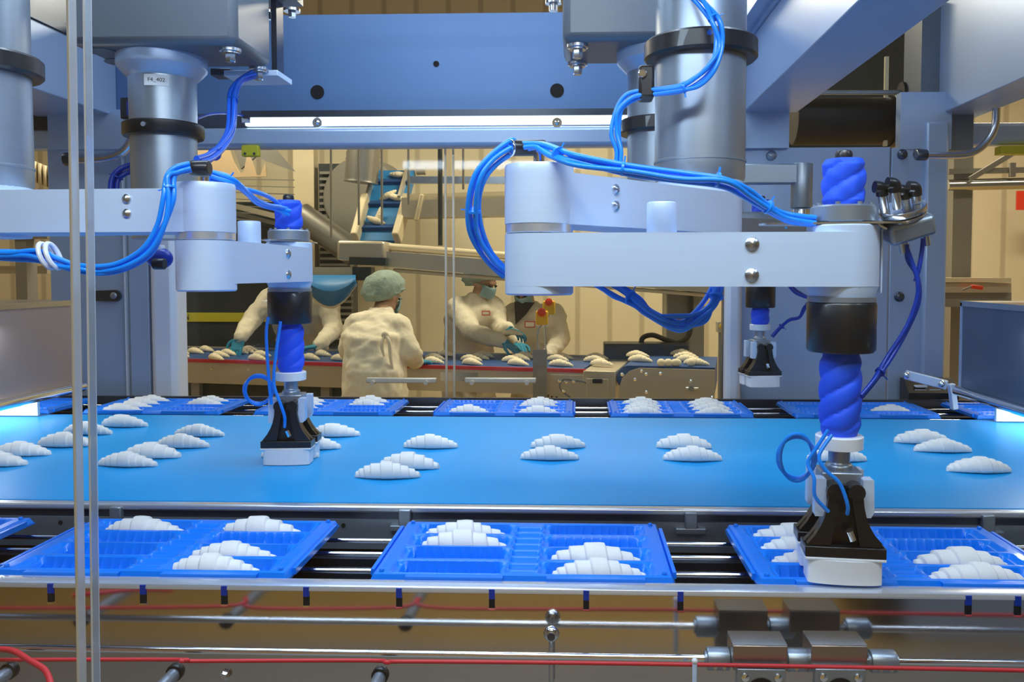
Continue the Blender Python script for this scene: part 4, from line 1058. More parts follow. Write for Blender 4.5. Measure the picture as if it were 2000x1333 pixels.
belt_list = [
 (237, 838, 1, -4, 'yellowish raw croissant at the rear edge of the belt beside the pane edge'),
 (165, 853, 0, -3, 'raw croissant on the belt crossed by the clear pane edges, behind another'),
 (121, 877, 3, 3, 'raw croissant on the belt poking out from the outer pane edge'),
 (35, 895, 0, 2, 'raw croissant on the belt below the brown guard box'),
 (-15, 915, 1, 0, 'raw croissant on the belt cut by the left frame edge'),
 (385, 857, 2, -2, 'rearmost of four overlapping raw croissants between pane edge and left gripper'),
 (351, 879, 0, -2, 'second from the back of four overlapping raw croissants right of the pane edge'),
 (292, 899, 3, -2, 'third from the back of four overlapping raw croissants right of the pane edge'),
 (243, 916, 2, -2, 'frontmost of four overlapping raw croissants right of the pane edge'),
 (650, 857, 1, 2, 'raw croissant just behind the gripper that touches the belt'),
 (608, 882, 0, 2, 'raw croissant half hidden by the white block of the left gripper'),
 (563, 899, 2, 2, 'raw croissant being picked under the left gripper'),
 (839, 880, 0, 0, 'lone raw croissant on the belt, behind the overlapping pair in the middle'),
 (797, 920, 3, -6, 'rear one of the overlapping pair nearest the front edge of the belt'),
 (754, 939, 0, 2, 'front one of the overlapping pair nearest the front edge of the belt'),
 (1090, 880, 1, 4, 'rear one of the belt pair directly below the nearest elbow'),
 (1073, 903, 2, 0, 'front one of the belt pair directly below the nearest elbow'),
 (1337, 881, 3, -2, 'rear one of the belt pair below the hanging tube loop'),
 (1354, 905, 0, 0, 'front one of the belt pair below the hanging tube loop'),
 (1638, 906, 0, 0, 'raw croissant on the belt hidden behind the nearest gripper coupling'),
 (1805, 871, 3, -4, 'rear one of the belt pair near the dark guard box'),
 (1846, 888, 2, -2, 'front one of the belt pair near the dark guard box'),
 (1918, 928, 0, -1, 'raw croissant on the belt closest to the right frame edge'),
]
for px, py, k, rot, lab in belt_list:
    p = on(px, py - 3, ZBELT); croissant((p.x, p.y + 0.012, ZBELT), R(rot), k, 1.0 if py < 930 else 1.02, lab, GB)
def tray_cr(key, col, row, k, label, group, dx=0.0, dy=0.0, rot=0.0, sc=1.06, dz=0.0):
    x, y = TRAYS[key]; croissant((x + COLS[col] + dx, y + ROWS[row] + dy, ZTR - 0.0225 + dz), R(rot), k, sc, label, group)
g1 = 'raw croissants in the front trays'
for key, col, row, k, dx, lab in [
 ('F1', 0, 3, 0, 0.0, 'raw croissant alone in the rear pocket of the tray half crossed by the pane edge'),
 ('F1', 1, 3, 3, -0.015, 'raw croissant in the rear pocket, right half of the tray behind the pane edges'),
 ('F1', 1, 1, 2, -0.012, 'raw croissant behind the frontmost one in the tray behind the pane edges'),
 ('F1', 1, 0, 0, -0.016, 'frontmost raw croissant in the tray behind the pane edges'),
 ('F2', 0, 3, 2, -0.002, 'rearmost raw croissant of the middle front tray'),
 ('F2', 0, 2, 3, 0.004, 'raw croissant just in front of the rearmost one in the middle front tray'),
 ('F2', 1, 1, 3, 0.0, 'raw croissant behind the frontmost one in the middle front tray'),
 ('F2', 1, 0, 0, 0.004, 'frontmost raw croissant in the middle front tray'),
 ('F3', 0, 3, 1, -0.002, 'rear raw croissant of three poking out behind the nearest gripper'),
 ('F3', 0, 2, 0, -0.004, 'middle raw croissant of three poking out behind the nearest gripper'),
 ('F3', 0, 1, 2, 0.0, 'raw croissant pressed under the white block of the nearest gripper'),
 ('F3', 1, 1, 3, 0.0, 'shadowed raw croissant behind the last one in the tray under the nearest gripper'),
 ('F3', 1, 0, 0, -0.004, 'frontmost raw croissant at the right frame edge of the front tray'),
]: tray_cr(key, col, row, k, lab, g1, dx, 0, random.uniform(-2, 2), dz=0.0)
g2 = 'raw croissants in the rear trays'
rn = {0: 'front', 1: 'second', 2: 'third', 3: 'back'}
tn = {'A': 'rear tray by the pane edge', 'B': 'rear tray behind left gripper', 'C': 'rear tray below the two door bars', 'D': 'the full rear tray', 'E': 'rear tray behind blue sleeve'}
for key, col, rows in (('A', 0, (3, 2, 1, 0)), ('A', 1, (3, 2)), ('B', 0, (3, 2, 1, 0)), ('B', 1, (3, 2)), ('C', 0, (0,)), ('C', 1, (3, 2, 0)), ('D', 0, (3, 2, 1, 0)), ('D', 1, (3, 2, 1, 0)), ('E', 1, (1,))):
    for r_ in rows:
        sd = 'left' if col == 0 else 'right'
        tray_cr(key, col, r_, (r_ + col * 2 + ord(key)) % 4, 'croissant in the %s pocket, %s half of %s' % (rn[r_], sd, tn[key]), g2, random.uniform(-0.012, 0.006), 0, random.uniform(-3, 3), sc=1.0, dz=0.004)

# ================================================================== BACKGROUND: FOLDING LINE
ZK = ZC - 0.57
def fy(px): # depth of the front edge of the folding table at a photo column
    return on(px, 700 + (px - 345) * 0.0262, ZK).y
pf0, pf1 = on(330, 700, ZK), on(1128, 721, ZK)
dirk = (pf1 - pf0).normalized(); nk = Vector((-dirk.y, dirk.x, 0)); angk = math.atan2(dirk.y, dirk.x)
MK = Matrix.Translation(pf0) @ Matrix.Rotation(angk, 4, 'Z')
LK = (pf1 - pf0).length
tb = thing('folding_table_conveyor', 'stainless conveyor with dark blue belt and red front edge where workers shape dough', 'conveyor', tuple(pf0))
def kb(a, b_, name, m, par=tb, bevel=0.0):
    q = MB(); q.xf = MK; q.box(a, b_); return q.build(name, m, par, bevel=bevel)
pB = lambda px: (MK.inverted() @ on(px, 722, ZK)).x
kb((-0.8, 0.005, -0.012), (pB(1137), 0.70, 0), 'belt', M_BELT2)
kb((-0.8, -0.012, -0.022), (LK + 0.05, 0.005, 0.0), 'red_edge', M_RED)
kb((-0.8, -0.005, -0.16), (LK + 0.05, 0.02, -0.022), 'side_plate', M_BEIGE)
kb((-0.8, 0.70, -0.1), (pB(1137), 0.72, 0.012), 'rear_plate', M_BEIGE)
kb((-0.8, 0.06, -ZK + 0.02), (1.25, 0.10, -0.17), 'dark_apron', M_DGREY)
kb((1.25, 0.03, -0.35), (LK, 0.1, -0.30), 'lower_rail', M_BEIGE)
for x in (0.15, 1.1, LK - 0.25): kb((x, 0.02, -ZK), (x + 0.06, 0.08, -0.16), 'leg', M_GREY)
for i, x in enumerate((0.07, 0.33, 0.60, 0.86, 1.62)):
    q = MB(); q.xf = MK; q.lathe([(0.010, 0), (0.008, -0.006), (0.0005, -0.008)], (x, -0.005, -0.06), (0, 1, 0), 14); q.build('screw', M_CHROME, tb)
kb((LK - 0.86, -0.009, -0.095), (LK - 0.62, -0.004, -0.04), 'screw_plate', M_STEEL)
# transfer unit at the end of the belt
x0 = LK + 0.0
tu = thing('transfer_unit', 'stainless transfer unit with a round cover and a small hinged door', 'machine', tuple(MK @ Vector((x0, 0, 0))))
def ub(a, b_, name, m, par=None, bevel=0.0):
    q = MB(); q.xf = MK; q.box(a, b_); return q.build(name, m, par or tu, bevel=bevel)
pB = lambda px: (MK.inverted() @ on(px, 722, ZK)).x
xa, xb_, xc = pB(1072), pB(1140), pB(1205)
ub((xa, -0.03, -0.36), (xb_, 0.0, -0.035), 'side_casing', M_BEIGE)
ub((xb_, -0.035, -0.40), (xc, 0.72, -0.006), 'casing', M_BEIGE, bevel=0.004)
q = MB(); q.xf = MK; q.prism(stadium((xa + 0.10, -0.10), (xa + 0.19, -0.135), 0.045, 0.07), -0.040, -0.03, 'XZ'); cv = q.build('round_cover', M_STEEL, tu)
q = MB(); q.xf = MK; q.prism(stadium((xa + 0.10, -0.10), (xa + 0.19, -0.135), 0.034, 0.059), -0.0415, -0.038, 'XZ'); q.build('cover_panel', M_BEIGE, cv)
for dx, dz in ((0.10, -0.075), (0.085, -0.13), (0.06, -0.07), (0.145, -0.07)):
    q = MB(); q.xf = MK; q.lathe([(0.010, 0), (0.0005, -0.006)], (xa + dx, -0.041, dz), (0, 1, 0), 12); q.build('screw', M_CHROME, tu)
dr = ub((xb_ + 0.02, -0.045, -0.27), (xc - 0.04, -0.035, -0.05), 'door', M_BEIGE, bevel=0.003)
ub((xb_ + 0.06, -0.056, -0.075), (xc - 0.075, -0.045, -0.05), 'door_handle', M_DSTEEL, dr)
for dx in (0.005, 0.035): ub((xa + dx, -0.034, -0.20), (xa + dx + 0.012, -0.029, -0.165), 'vent_slot', M_HOLE)
# infeed unit at the far right of the opening
xd, xe = pB(1212), pB(1398)
iu = thing('infeed_machine', 'stainless infeed machine with rounded belt nose, screws and a dark slot', 'machine', tuple(MK @ Vector((xd, 0, 0))))
q = MB(); q.xf = MK
q.prism([(xd, -0.5), (xe, -0.5), (xe, 0.02), (xd + 0.12, 0.02), (xd + 0.06, 0.0), (xd + 0.02, -0.04), (xd, -0.11)], -0.05, -0.035, 'XZ'); q.build('side_casing', M_BEIGE, iu)
q = MB(); q.xf = MK
o_ = [(xe, 0.03)] + [(xd + 0.06 + 0.075 * math.cos(a), -0.045 + 0.075 * math.sin(a)) for a in [PI / 2 + PI * i / 12 for i in range(13)]] + [(xe, -0.12)]
q.prism(o_, -0.02, 0.6, 'XZ'); q.build('belt', M_BELT2, iu)
q = MB(); q.xf = MK; q.box((xd + 0.05, -0.056, -0.40), (xd + 0.30, -0.049, -0.365)); q.build('slot', M_HOLE, iu)
for px, py in ((1215, 732), (1253, 725), (1262, 731), (1240, 742), (1262, 767), (1295, 782), (1349, 745), (1391, 777), (1290, 730)):
    v = MK.inverted() @ on(px, py, ZK); xx = v.x
    Yd = (MK @ Vector((xx, -0.05, 0))).y; zz = at(px, py, Yd).z - ZK
    v = MK.inverted() @ at(px, py, Yd)
    q = MB(); q.xf = MK; q.lathe([(0.012, 0), (0.010, -0.006), (0.0005, -0.01)], (v.x, -0.05, v.z), (0, 1, 0), 14); q.build('screw', M_CHROME, iu)
q = MB(); q.xf = MK; q.cyl((xe - 0.13, -0.09, -0.085), (xe - 0.13, -0.05, -0.085), 0.016, 14); q.cyl((xe - 0.16, -0.08, -0.085), (xe - 0.09, -0.08, -0.085), 0.007, 10); q.build('knob', M_STEEL, iu)
q = MB(); q.xf = MK; q.bar((xe - 0.32, -0.053, -0.46), (xe - 0.13, -0.053, -0.17), 0.004, 0.03); q.build('brace', M_BEIGE, iu)
# low black guard with hose behind the infeed
def bg(x0, y0, x1, y1, Y, d, name, m, par=None, bevel=0.0, label=None, cat=None):
    a = at(x0, y0, Y); c = at(x1, y1, Y); q = MB(); q.box((a.x, Y, c.z), (c.x, Y + d, a.z)); o = q.build(name, m, par, bevel=bevel)
    if label: tag(o, label, cat)
    return o
t = thing('black_guard_box', 'low black box with a thick black hose arching off it', 'box', tuple(at(1260, 700, 5.6)))
bg(1180, 672, 1346, 715, 5.46, 0.22, 'box_body', M_DGREY, t, 0.01)
q = MB(); q.tube(path([(1252, 674, 5.6), (1256, 660, 5.6), (1275, 655, 5.6), (1300, 664, 5.6), (1325, 670, 5.6), (1345, 655, 5.62), (1349, 620, 5.65), (1349, 568, 5.65)]), 0.018, 10, 8); q.build('hose', M_RUBBER, t)
t = thing('control_column', 'grey upright control column behind the infeed machine', 'column', tuple(at(1335, 700, 5.7)))
bg(1302, 570, 1347, 700, 5.75, 0.3, 'column_body', M_GREY, t, 0.01); bg(1347, 560, 1375, 700, 5.72, 0.25, 'side_channel', M_GREY, t, 0.005); bg(1288, 556, 1380, 568, 5.7, 0.3, 'cap_plate', M_GREY, t)
t = thing('switch_box', 'small steel switch box with yellow button by the right door edge', 'switch', tuple(at(1408, 690, 3.75)))
bg(1402, 629, 1420, 650, 3.75, 0.06, 'box_body', M_BEIGE, t, 0.003); p = at(1410, 638, 3.745)
q = MB(); q.lathe([(0.014, 0), (0.012, -0.012), (0.0005, -0.016)], p, (0, 1, 0), 16); q.build('button', M_YEL, t); a = at(1405, 650, 3.77); q = MB(); q.box((a.x, 3.77, 0), (a.x + 0.03, 3.80, a.z)); q.build('post', M_GREY, t)

# emergency stop boxes on posts
for (px, py, Y, lab) in ((1058, 618, 4.65, 'yellow box with red mushroom button on a thin stem before the folding belt'), (1072, 598, 5.2, 'dim yellow box with red button just behind the brighter one')):
    t = thing('emergency_stop', lab, 'emergency stop', tuple(at(px, 690, Y)))
    bg(px - 12, py - 10, px + 12, py + 17, Y, 0.06, 'box_body', M_YEL, t, 0.008)
    p = at(px, py - 8, Y); q = MB(); q.lathe([(0.012, 0), (0.012, -0.012), (0.024, -0.014), (0.024, -0.024), (0.014, -0.030), (0.0005, -0.032)], (p.x, Y, p.z), (0, 1, 0), 24); q.build('button', M_REDP, t)
    q = MB(); p2 = at(px, 690, Y); q.tube(path([(px, py + 17, Y + 0.03), (px - 8, py + 34, Y + 0.03), (px - 6, 690, Y + 0.03)]), 0.006, 8, 5); q.build('stem', M_STEEL, t)
    q = MB()
    if px < 1060: q.box((p2.x - 0.05, Y + 0.0, 0), (p2.x + 0.03, Y + 0.012, p2.z + 0.02)); q.build('post', M_GREY, t)

# ---- dough on the folding table
GK = 'raw croissants in clusters on the folding table'
clusters = [
 ('at the end beside the door seal', [(350, 692), (350, 698)]),
 ('in front of the yellow strip', [(400, 687), (378, 691)]),
 ('beside the gloved hand of the leaning worker', [(464, 691), (442, 694), (427, 698), (418, 703)]),
 ('just under the gloved hand of the leaning worker', [(485, 687), (478, 690)]),
 ('left of the blue sleeve shaft', [(508, 697), (499, 704)]),
 ('right of the blue sleeve shaft', [(628, 696), (604, 703)]),
 ('beside the stooping worker seen from behind', [(662, 705)]),
 ('right of the stooping worker seen from behind', [(870, 696), (847, 703), (845, 710)]),
 ('behind the left door edge', [(944, 698), (935, 702), (918, 706), (920, 713)]),
 ('under the blue gloves of the masked worker', [(1023, 700), (1013, 704), (1000, 708), (1010, 714)]),
 ('at the end of the folding belt', [(1098, 702), (1088, 706), (1094, 716)]),
 ('on the transfer unit', [(1165, 702), (1162, 708), (1174, 715)]),
 ('on the rounded nose of the infeed', [(1245, 698), (1250, 707)]),
 ('before the grey column', [(1333, 695), (1340, 701), (1344, 707), (1360, 713)]),
]
onm = ['rearmost', 'second', 'third', 'front']
for cl, items in clusters:
    for i, (px, py) in enumerate(items):
        zz_ = 0.032 if px > 1220 else 0.001
        p = on(px, py, ZK + zz_)
        nm = onm[i] if i < len(items) - 1 else ('front' if len(items) > 1 else 'only')
        zoff = 0.004
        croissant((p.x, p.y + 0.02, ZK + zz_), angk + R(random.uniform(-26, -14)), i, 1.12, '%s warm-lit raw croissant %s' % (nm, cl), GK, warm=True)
for i, (px, lab) in enumerate(((1292, 'round dough ball nearest the nose of the infeed'), (1306, 'dough ball second from the nose of the infeed'), (1321, 'oblong dough piece in the row of dough balls'), (1350, 'last dough piece in the row near the screws'))):
    p = on(px, 716, ZK + 0.032); q = MB(); q.ball((p.x, p.y + 0.02, ZK + 0.030 + 0.022), 0.025, sc=(1.3 if i == 2 else 1, 0.9, 0.9)); tag(q.build('dough_ball', M_DOUGHW), lab, 'dough', 'dough balls on the infeed machine')

# ---- inclined feed conveyor with cleats
Ya, Yb_ = 6.25, 5.75
t = thing('inclined_conveyor', 'steep blue cleated conveyor with cream side rails bringing dough down', 'conveyor', tuple(at(745, 470, Yb_)))
TL, TR, BL, BR = at(737, 333, Ya), at(810, 333, Ya), at(700, 470, Yb_), at(772, 470, Yb_)
def inc(u, v, h=0.0):
    p = (TL * (1 - u) + TR * u) * (1 - v) + (BL * (1 - u) + BR * u) * v
    nrm = (TR - TL).cross(BL - TL).normalized(); nrm = -nrm if nrm.y > 0 else nrm
    return p + nrm * h
q = MB(); q.add([inc(0, 0), inc(1, 0), inc(1, 1), inc(0, 1), inc(0, 0, -0.06), inc(1, 0, -0.06), inc(1, 1, -0.06), inc(0, 1, -0.06)], [(0, 3, 2, 1), (4, 5, 6, 7), (0, 1, 5, 4), (2, 3, 7, 6), (1, 2, 6, 5), (0, 4, 7, 3)]); q.build('belt', M_BELT3, t)
for v in (0.13, 0.45, 0.78):
    q = MB(); q.add([inc(0.03, v), inc(0.97, v), inc(0.97, v + 0.085, 0.03), inc(0.03, v + 0.085, 0.03), inc(0.97, v + 0.09), inc(0.03, v + 0.09)], [(0, 1, 2, 3), (3, 2, 4, 5), (0, 3, 5), (1, 4, 2)]); q.use(M_BELT2).build('cleat', M_BELT2, t)
for u, v0 in ((-0.06, 0.0), (1.06, 0.0)):
    q = MB(); q.bar(inc(u, 0.46 if u < 0 else 0.46, 0.03), inc(u, 1.02, 0.03), 0.05, 0.11); q.build('side_rail', M_CREAM, t, bevel=0.01)
    q = MB(); q.bar(inc(u * 0.6 + 0.2 * (u > 0), -0.03, 0.02), inc(u * 0.6 + 0.2 * (u > 0), 0.46, 0.02), 0.02, 0.07); q.build('upper_side_plate', M_BEIGE, t)
q = MB(); q.cyl(inc(1.06, 0.0), inc(1.3, 0.0), 0.035, 16); q.build('drive_roller', M_BEIGE, t)
for (u, v, r_, lab) in ((0.62, 0.09, 0, 'raw croissant on the top step of the inclined conveyor'), (0.5, 0.40, 30, 'raised raw croissant on the middle step of the inclined conveyor'), (0.72, 0.43, -12, 'raw croissant behind the raised one on the middle step of the inclined conveyor'), (0.42, 0.70, 78, 'upright raw croissant on the lower step of the inclined conveyor'), (0.35, 0.755, -20, 'raw croissant lying below the upright one on the inclined conveyor')):
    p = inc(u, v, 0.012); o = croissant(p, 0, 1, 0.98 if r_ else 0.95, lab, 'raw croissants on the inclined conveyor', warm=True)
    o.rotation_euler = (R(62), R(-r_), 0)

# ---- overhead cross conveyor and ducts
t = thing('overhead_conveyor', 'cream and steel overhead conveyor crossing behind the door edge', 'conveyor', tuple(at(900, 520, 5.6)))
q = MB(); q.bar(at(668, 490, 5.4), at(760, 492, 5.4), 0.25, 0.13); q.build('drive_head', M_BEIGE, t, bevel=0.02)
q = MB(); q.bar(at(690, 510, 5.35), at(760, 512, 5.35), 0.2, 0.05); q.build('dark_underside', M_DGREY, t)
q = MB(); q.bar(at(700, 478, 5.45), at(1420, 532, 5.45), 0.12, 0.05); q.build('upper_tube', M_CREAM, t, bevel=0.022)
q = MB(); q.bar(at(740, 505, 5.45), at(1420, 560, 5.45), 0.25, 0.10); q.build('side_plate', M_BEIGE, t)
q = MB(); q.bar(at(770, 528, 5.42), at(1420, 580, 5.42), 0.10, 0.025); q.build('lower_tube', M_CREAM, t, bevel=0.01)
t = thing('ceiling_trough', 'long steel trough with cream edge above the overhead conveyor', 'trough', tuple(at(900, 420, 5.9)))
q = MB(); q.bar(at(800, 388, 5.9), at(1440, 370, 5.9), 0.2, 0.045); q.build('cream_edge', M_CREAM, t)
q = MB(); q.bar(at(790, 408, 5.9), at(1440, 395, 5.9), 0.2, 0.14); q.build('trough_side', M_BEIGE, t)
q = MB(); q.bar(at(800, 352, 5.9), at(1440, 355, 5.9), 0.05, 0.05); q.build('tube', M_STEEL, t)
for px in (825, 1010):
    q = MB(); q.bar(at(px, 380, 5.8), at(px - 12, 432, 5.8), 0.03, 0.05); q.build('bracket', M_CREAM, t, bevel=0.01)
# thin hanging rods
for px, y1, lab in ((647, 470, 'between the cream post and the round duct'), (701, 440, 'in front of the round duct'), (746, 440, 'in front of the blue cleated belt'), (798, 400, 'over the right rail of the cleated belt'), (905, 370, 'behind the two door edges'), (860, 480, 'dark and thick, left of the door edges')):
    a = at(px, 255, 5.5); a.z = ZC + 0.42; c = at(px, y1, 5.5); r_ = 0.016 if px == 860 else 0.008
    q = MB(); q.cyl(c, a + Vector((0, 0, 0.9)), r_, 10); tag(q.build('hanging_rod', M_DGREY if px == 860 else M_GREY), 'thin hanging rod ' + lab, 'rod')
q = MB(); q.box((-6.5, 5.47, ZC + 1.28), (6.5, 5.53, ZC + 1.36)); tag(q.build('ceiling_rail', M_GREY), 'long grey rail high behind the rear beam that carries the hanging rods', 'rail')
# ducts
t = thing('vertical_duct', 'shiny ribbed metal duct hanging beside the top of the cleated belt', 'duct', tuple(at(712, 360, 6.0)))
q = MB(); q.lathe([(0.12 + 0.005 * (i % 2), -0.02 * i) for i in range(0, 22)], at(715, 285, 6.0) + Vector((0, 0, 0.15)), (0.1, 0, 1), 24); q.build('duct_tube', M_DUCT, t)
t = thing('flexible_duct', 'silver flexible duct slanting down behind the cream post', 'duct', tuple(at(650, 460, 6.3)))
a, c = at(585, 420, 6.3), at(700, 500, 6.3); d = c - a
q = MB(); q.lathe([(0.105 + 0.003 * (i % 2), d.length * i / 40) for i in range(41)], a, d, 24); q.build('duct_tube', M_DUCT, t)
t = thing('fan_housing', 'big dark round fan housing behind the hanging rods', 'fan housing', tuple(at(660, 470, 6.7)))
q = MB(); p = at(700, 385, 6.5); q.lathe([(0.30, 0), (0.32, 0.02), (0.32, 0.3)], p, (0.2, 1, 0), 40); q.build('drum', M_GREY, t)
q = MB(); bg(622, 320, 690, 960, 6.62, 0.2, 'louvre_plate', M_DGREY, t)
for i in range(28):
    y = 335 + i * 12; bg(624, y, 688, y + 5, 6.585, 0.02, 'louvre', M_GREY, t)
# cream post and left dark cabinets
o = bg(571, 250, 621, 990, 6.62, 0.12, 'cream_post', M_CREAM, None, 0.004); tag(o, 'broad cream post behind the left robot shaft', 'post')
t = thing('dark_cabinet', 'large dark cabinet with a yellow lettered strip behind the folding table', 'cabinet', tuple(at(450, 700, 6.5)))
bg(300, 470, 566, 820, 6.5, 0.4, 'body', M_DGREY, t)
st = bg(300, 611, 520, 629, 6.49, 0.02, 'yellow_strip', M_SIGN, t)
p = at(360, 620, 6.486); tx_ = text_mesh('lettering', 'ION', 0.070, M_INK, st, (p.x, 6.486, p.z), extrude=0.001); tx_.scale = (0.6, 1, 1)
bg(300, 395, 566, 470, 6.52, 0.4, 'upper_body', M_DGREY, t)
for i in range(7):
    q = MB(); q.bar(at(460, 350 + i * 13, 6.45), at(575, 352 + i * 14, 6.45), 0.01, 0.008); q.build('slat', M_GREY, t)
t = thing('shelf_rail', 'pair of slanting steel rails behind the left elbow', 'rail', tuple(at(480, 420, 6.2)))
q = MB(); q.bar(at(440, 398, 6.2), at(560, 428, 6.2), 0.03, 0.04); q.build('rail', M_BEIGE, t); q = MB(); q.bar(at(440, 412, 6.2), at(560, 442, 6.2), 0.03, 0.03); q.build('rail', M_STEEL, t)
# hanging tan sheets
t = thing('folded_sheet', 'tan sheet hanging in pointed folds above the dark cabinet', 'sheet', tuple(at(450, 300, 5.9)))
def poly(pts, Y, d, m, name, par):
    q = MB(); o_ = [(at(x, y, Y).x, at(x, y, Y).z) for x, y in pts]; q.prism(o_, Y, Y + d, 'XZ'); return q.build(name, m, par)
poly([(385, 270), (440, 270), (455, 315), (468, 338), (476, 335), (483, 300), (492, 315), (500, 342), (508, 343), (518, 318), (520, 345), (430, 347), (388, 345)], 5.95, 0.02, M_TARP, 'front_fold', t)
poly([(450, 270), (520, 270), (575, 335), (520, 315), (500, 305), (470, 330)], 6.1, 0.03, M_GREY, 'rear_panel', t)
t = thing('yellow_switch', 'yellow rectangular switch fixed under the edge of the rear beam', 'switch', tuple(at(487, 296, YB - 0.06)))
bg(471, 284, 504, 305, YB - 0.062, 0.03, 'switch_body', M_SIGN, t, 0.003)
for px in (478, 496):
    p = at(px, 300, YB - 0.066); q = MB(); q.lathe([(0.005, 0), (0.005, 0.003)], p, (0, 1, 0), 12); q.build('screw_hole', M_DSTEEL, t)
for px_ in (400, 530):
    a = at(px_, 280, 5.96); q = MB(); q.cyl((a.x, 5.96, a.z - 0.02), (a.x, 5.96, 4.4), 0.008, 8); q.build('hanger', M_GREY, bpy.data.objects['folded_sheet'])
# sagging blue sheet / return belt with pale rim
t = thing('hanging_belt_scoop', 'sagging dark blue belt scoop with pale rim beside the stooping worker', 'belt scoop', tuple(at(655, 595, 5.2)))
q = MB(); rings = []
for j in range(13):
    u = j / 12; ring = []
    xx = 600 + 95 * u
    for i in range(9):
        w_ = i / 8; yy = 540 + (16 + 42 * math.sin(PI * min(1, u * 1.05)) ** 0.7) * w_
        ring.append(at(xx, yy, 5.25 - 0.12 * math.sin(PI * w_)))
    rings.append(ring)
vs = [p for r_ in rings for p in r_]; q.add(vs, [(j * 9 + i, (j + 1) * 9 + i, (j + 1) * 9 + i + 1, j * 9 + i + 1) for j in range(12) for i in range(8)], True)
o = q.build('scoop', M_BELT3, t); m_ = o.modifiers.new('thick', 'SOLIDIFY'); m_.thickness = 0.01
q = MB(); q.tube([r_[8] + Vector((0, -0.01, -0.005)) for r_ in rings], 0.011, 8, 2); q.build('pale_rim', M_CREAM, t)
t = thing('chute_bracket', 'pale bracket plate above the sagging blue belt scoop', 'bracket', tuple(at(650, 530, 5.6)))
bg(605, 522, 690, 540, 5.3, 0.2, 'plate', M_CREAM, t); bg(688, 522, 725, 548, 5.28, 0.1, 'side_plate', M_DGREY, t)

# ---- right background seen past the panel
t = thing('pipe_rack', 'grey upright post carrying horizontal pipes near the cream wall', 'rack', tuple(at(1877, 560, 5.2)))
bg(1864, 285, 1890, 800, 5.2, 0.1, 'post', M_GREY, t)
q = MB(); q.bar(at(1850, 336, 5.15), at(2100, 330, 5.15), 0.05, 0.03); q.build('pipe', M_GREY, t)
q = MB(); q.cyl(at(1850, 362, 5.15), at(2100, 356, 5.15), 0.035, 14); q.build('pipe', M_STEEL, t)
q = MB(); q.bar(at(1895, 350, 5.1), at(2010, 280, 5.1), 0.03, 0.03); q.build('brace', M_GREY, t)
bg(1975, 318, 1984, 345, 5.1, 0.03, 'hanger', M_GREY, t)
t = thing('spare_conveyor', 'cream conveyor end with red lever near the wall beyond the cell', 'conveyor', tuple(at(1915, 580, 4.8)))
bg(1840, 543, 1975, 552, 4.8, 0.3, 'top_plate', M_CREAM, t); bg(1840, 553, 1975, 572, 4.82, 0.3, 'side_plate', M_BEIGE, t); bg(1840, 572, 1975, 600, 4.85, 0.3, 'base', M_GREY, t)
q = MB(); q.bar(at(1880, 567, 4.75), at(1898, 560, 4.75), 0.01, 0.01); q.build('lever', M_GREY, t); q = MB(); q.bar(at(1897, 560, 4.75), at(1919, 563, 4.75), 0.02, 0.022); q.build('red_grip', M_REDP, t, bevel=0.004)
o = bg(1987, 373, 2030, 410, 6.9, 0.02, 'red_sign', M_REDP, None); tag(o, 'red sign on the cream wall at the right frame edge', 'sign')
o = bg(1955, 285, 2100, 300, 3.42, 0.05, 'green_plate', M_SIGN, None); tag(o, 'dull green switch plate under the beam at the right frame edge', 'switch')
t = thing('wall_rack', 'grey shelf frame beyond the left post by the cream wall', 'rack', tuple(at(40, 560, 5.0)))
bg(28, 455, 60, 800, 5.0, 0.1, 'post', M_GREY, t); bg(-60, 455, 92, 466, 4.98, 0.1, 'shelf', M_GREY, t); bg(-60, 520, 92, 535, 5.2, 0.1, 'shelf', M_BEIGE, t)
t = thing('corrugated_sheet', 'cream corrugated sheet high between the left column and post', 'sheet', tuple(at(70, 330, 5.4)))
q = MB(); vs = []
for i in range(40):
    u = i / 39; pp = at(30 + 100 * u, 300 + 40 * u, 5.4 + 0.02 * math.sin(i * 1.6)); vs += [pp, pp + Vector((0, 0, -0.14))]
q.add(vs, [(2 * i, 2 * i + 2, 2 * i + 3, 2 * i + 1) for i in range(39)], True); o = q.build('sheet', M_CREAM, t)
for px_ in (35, 120):
    a = at(px_, 305, 5.4); q = MB(); q.cyl((a.x, 5.4, a.z - 0.02), (a.x, 5.4, 4.4), 0.008, 8); q.build('hanger', M_GREY, t)
o.modifiers.new('thick', 'SOLIDIFY').thickness = 0.008

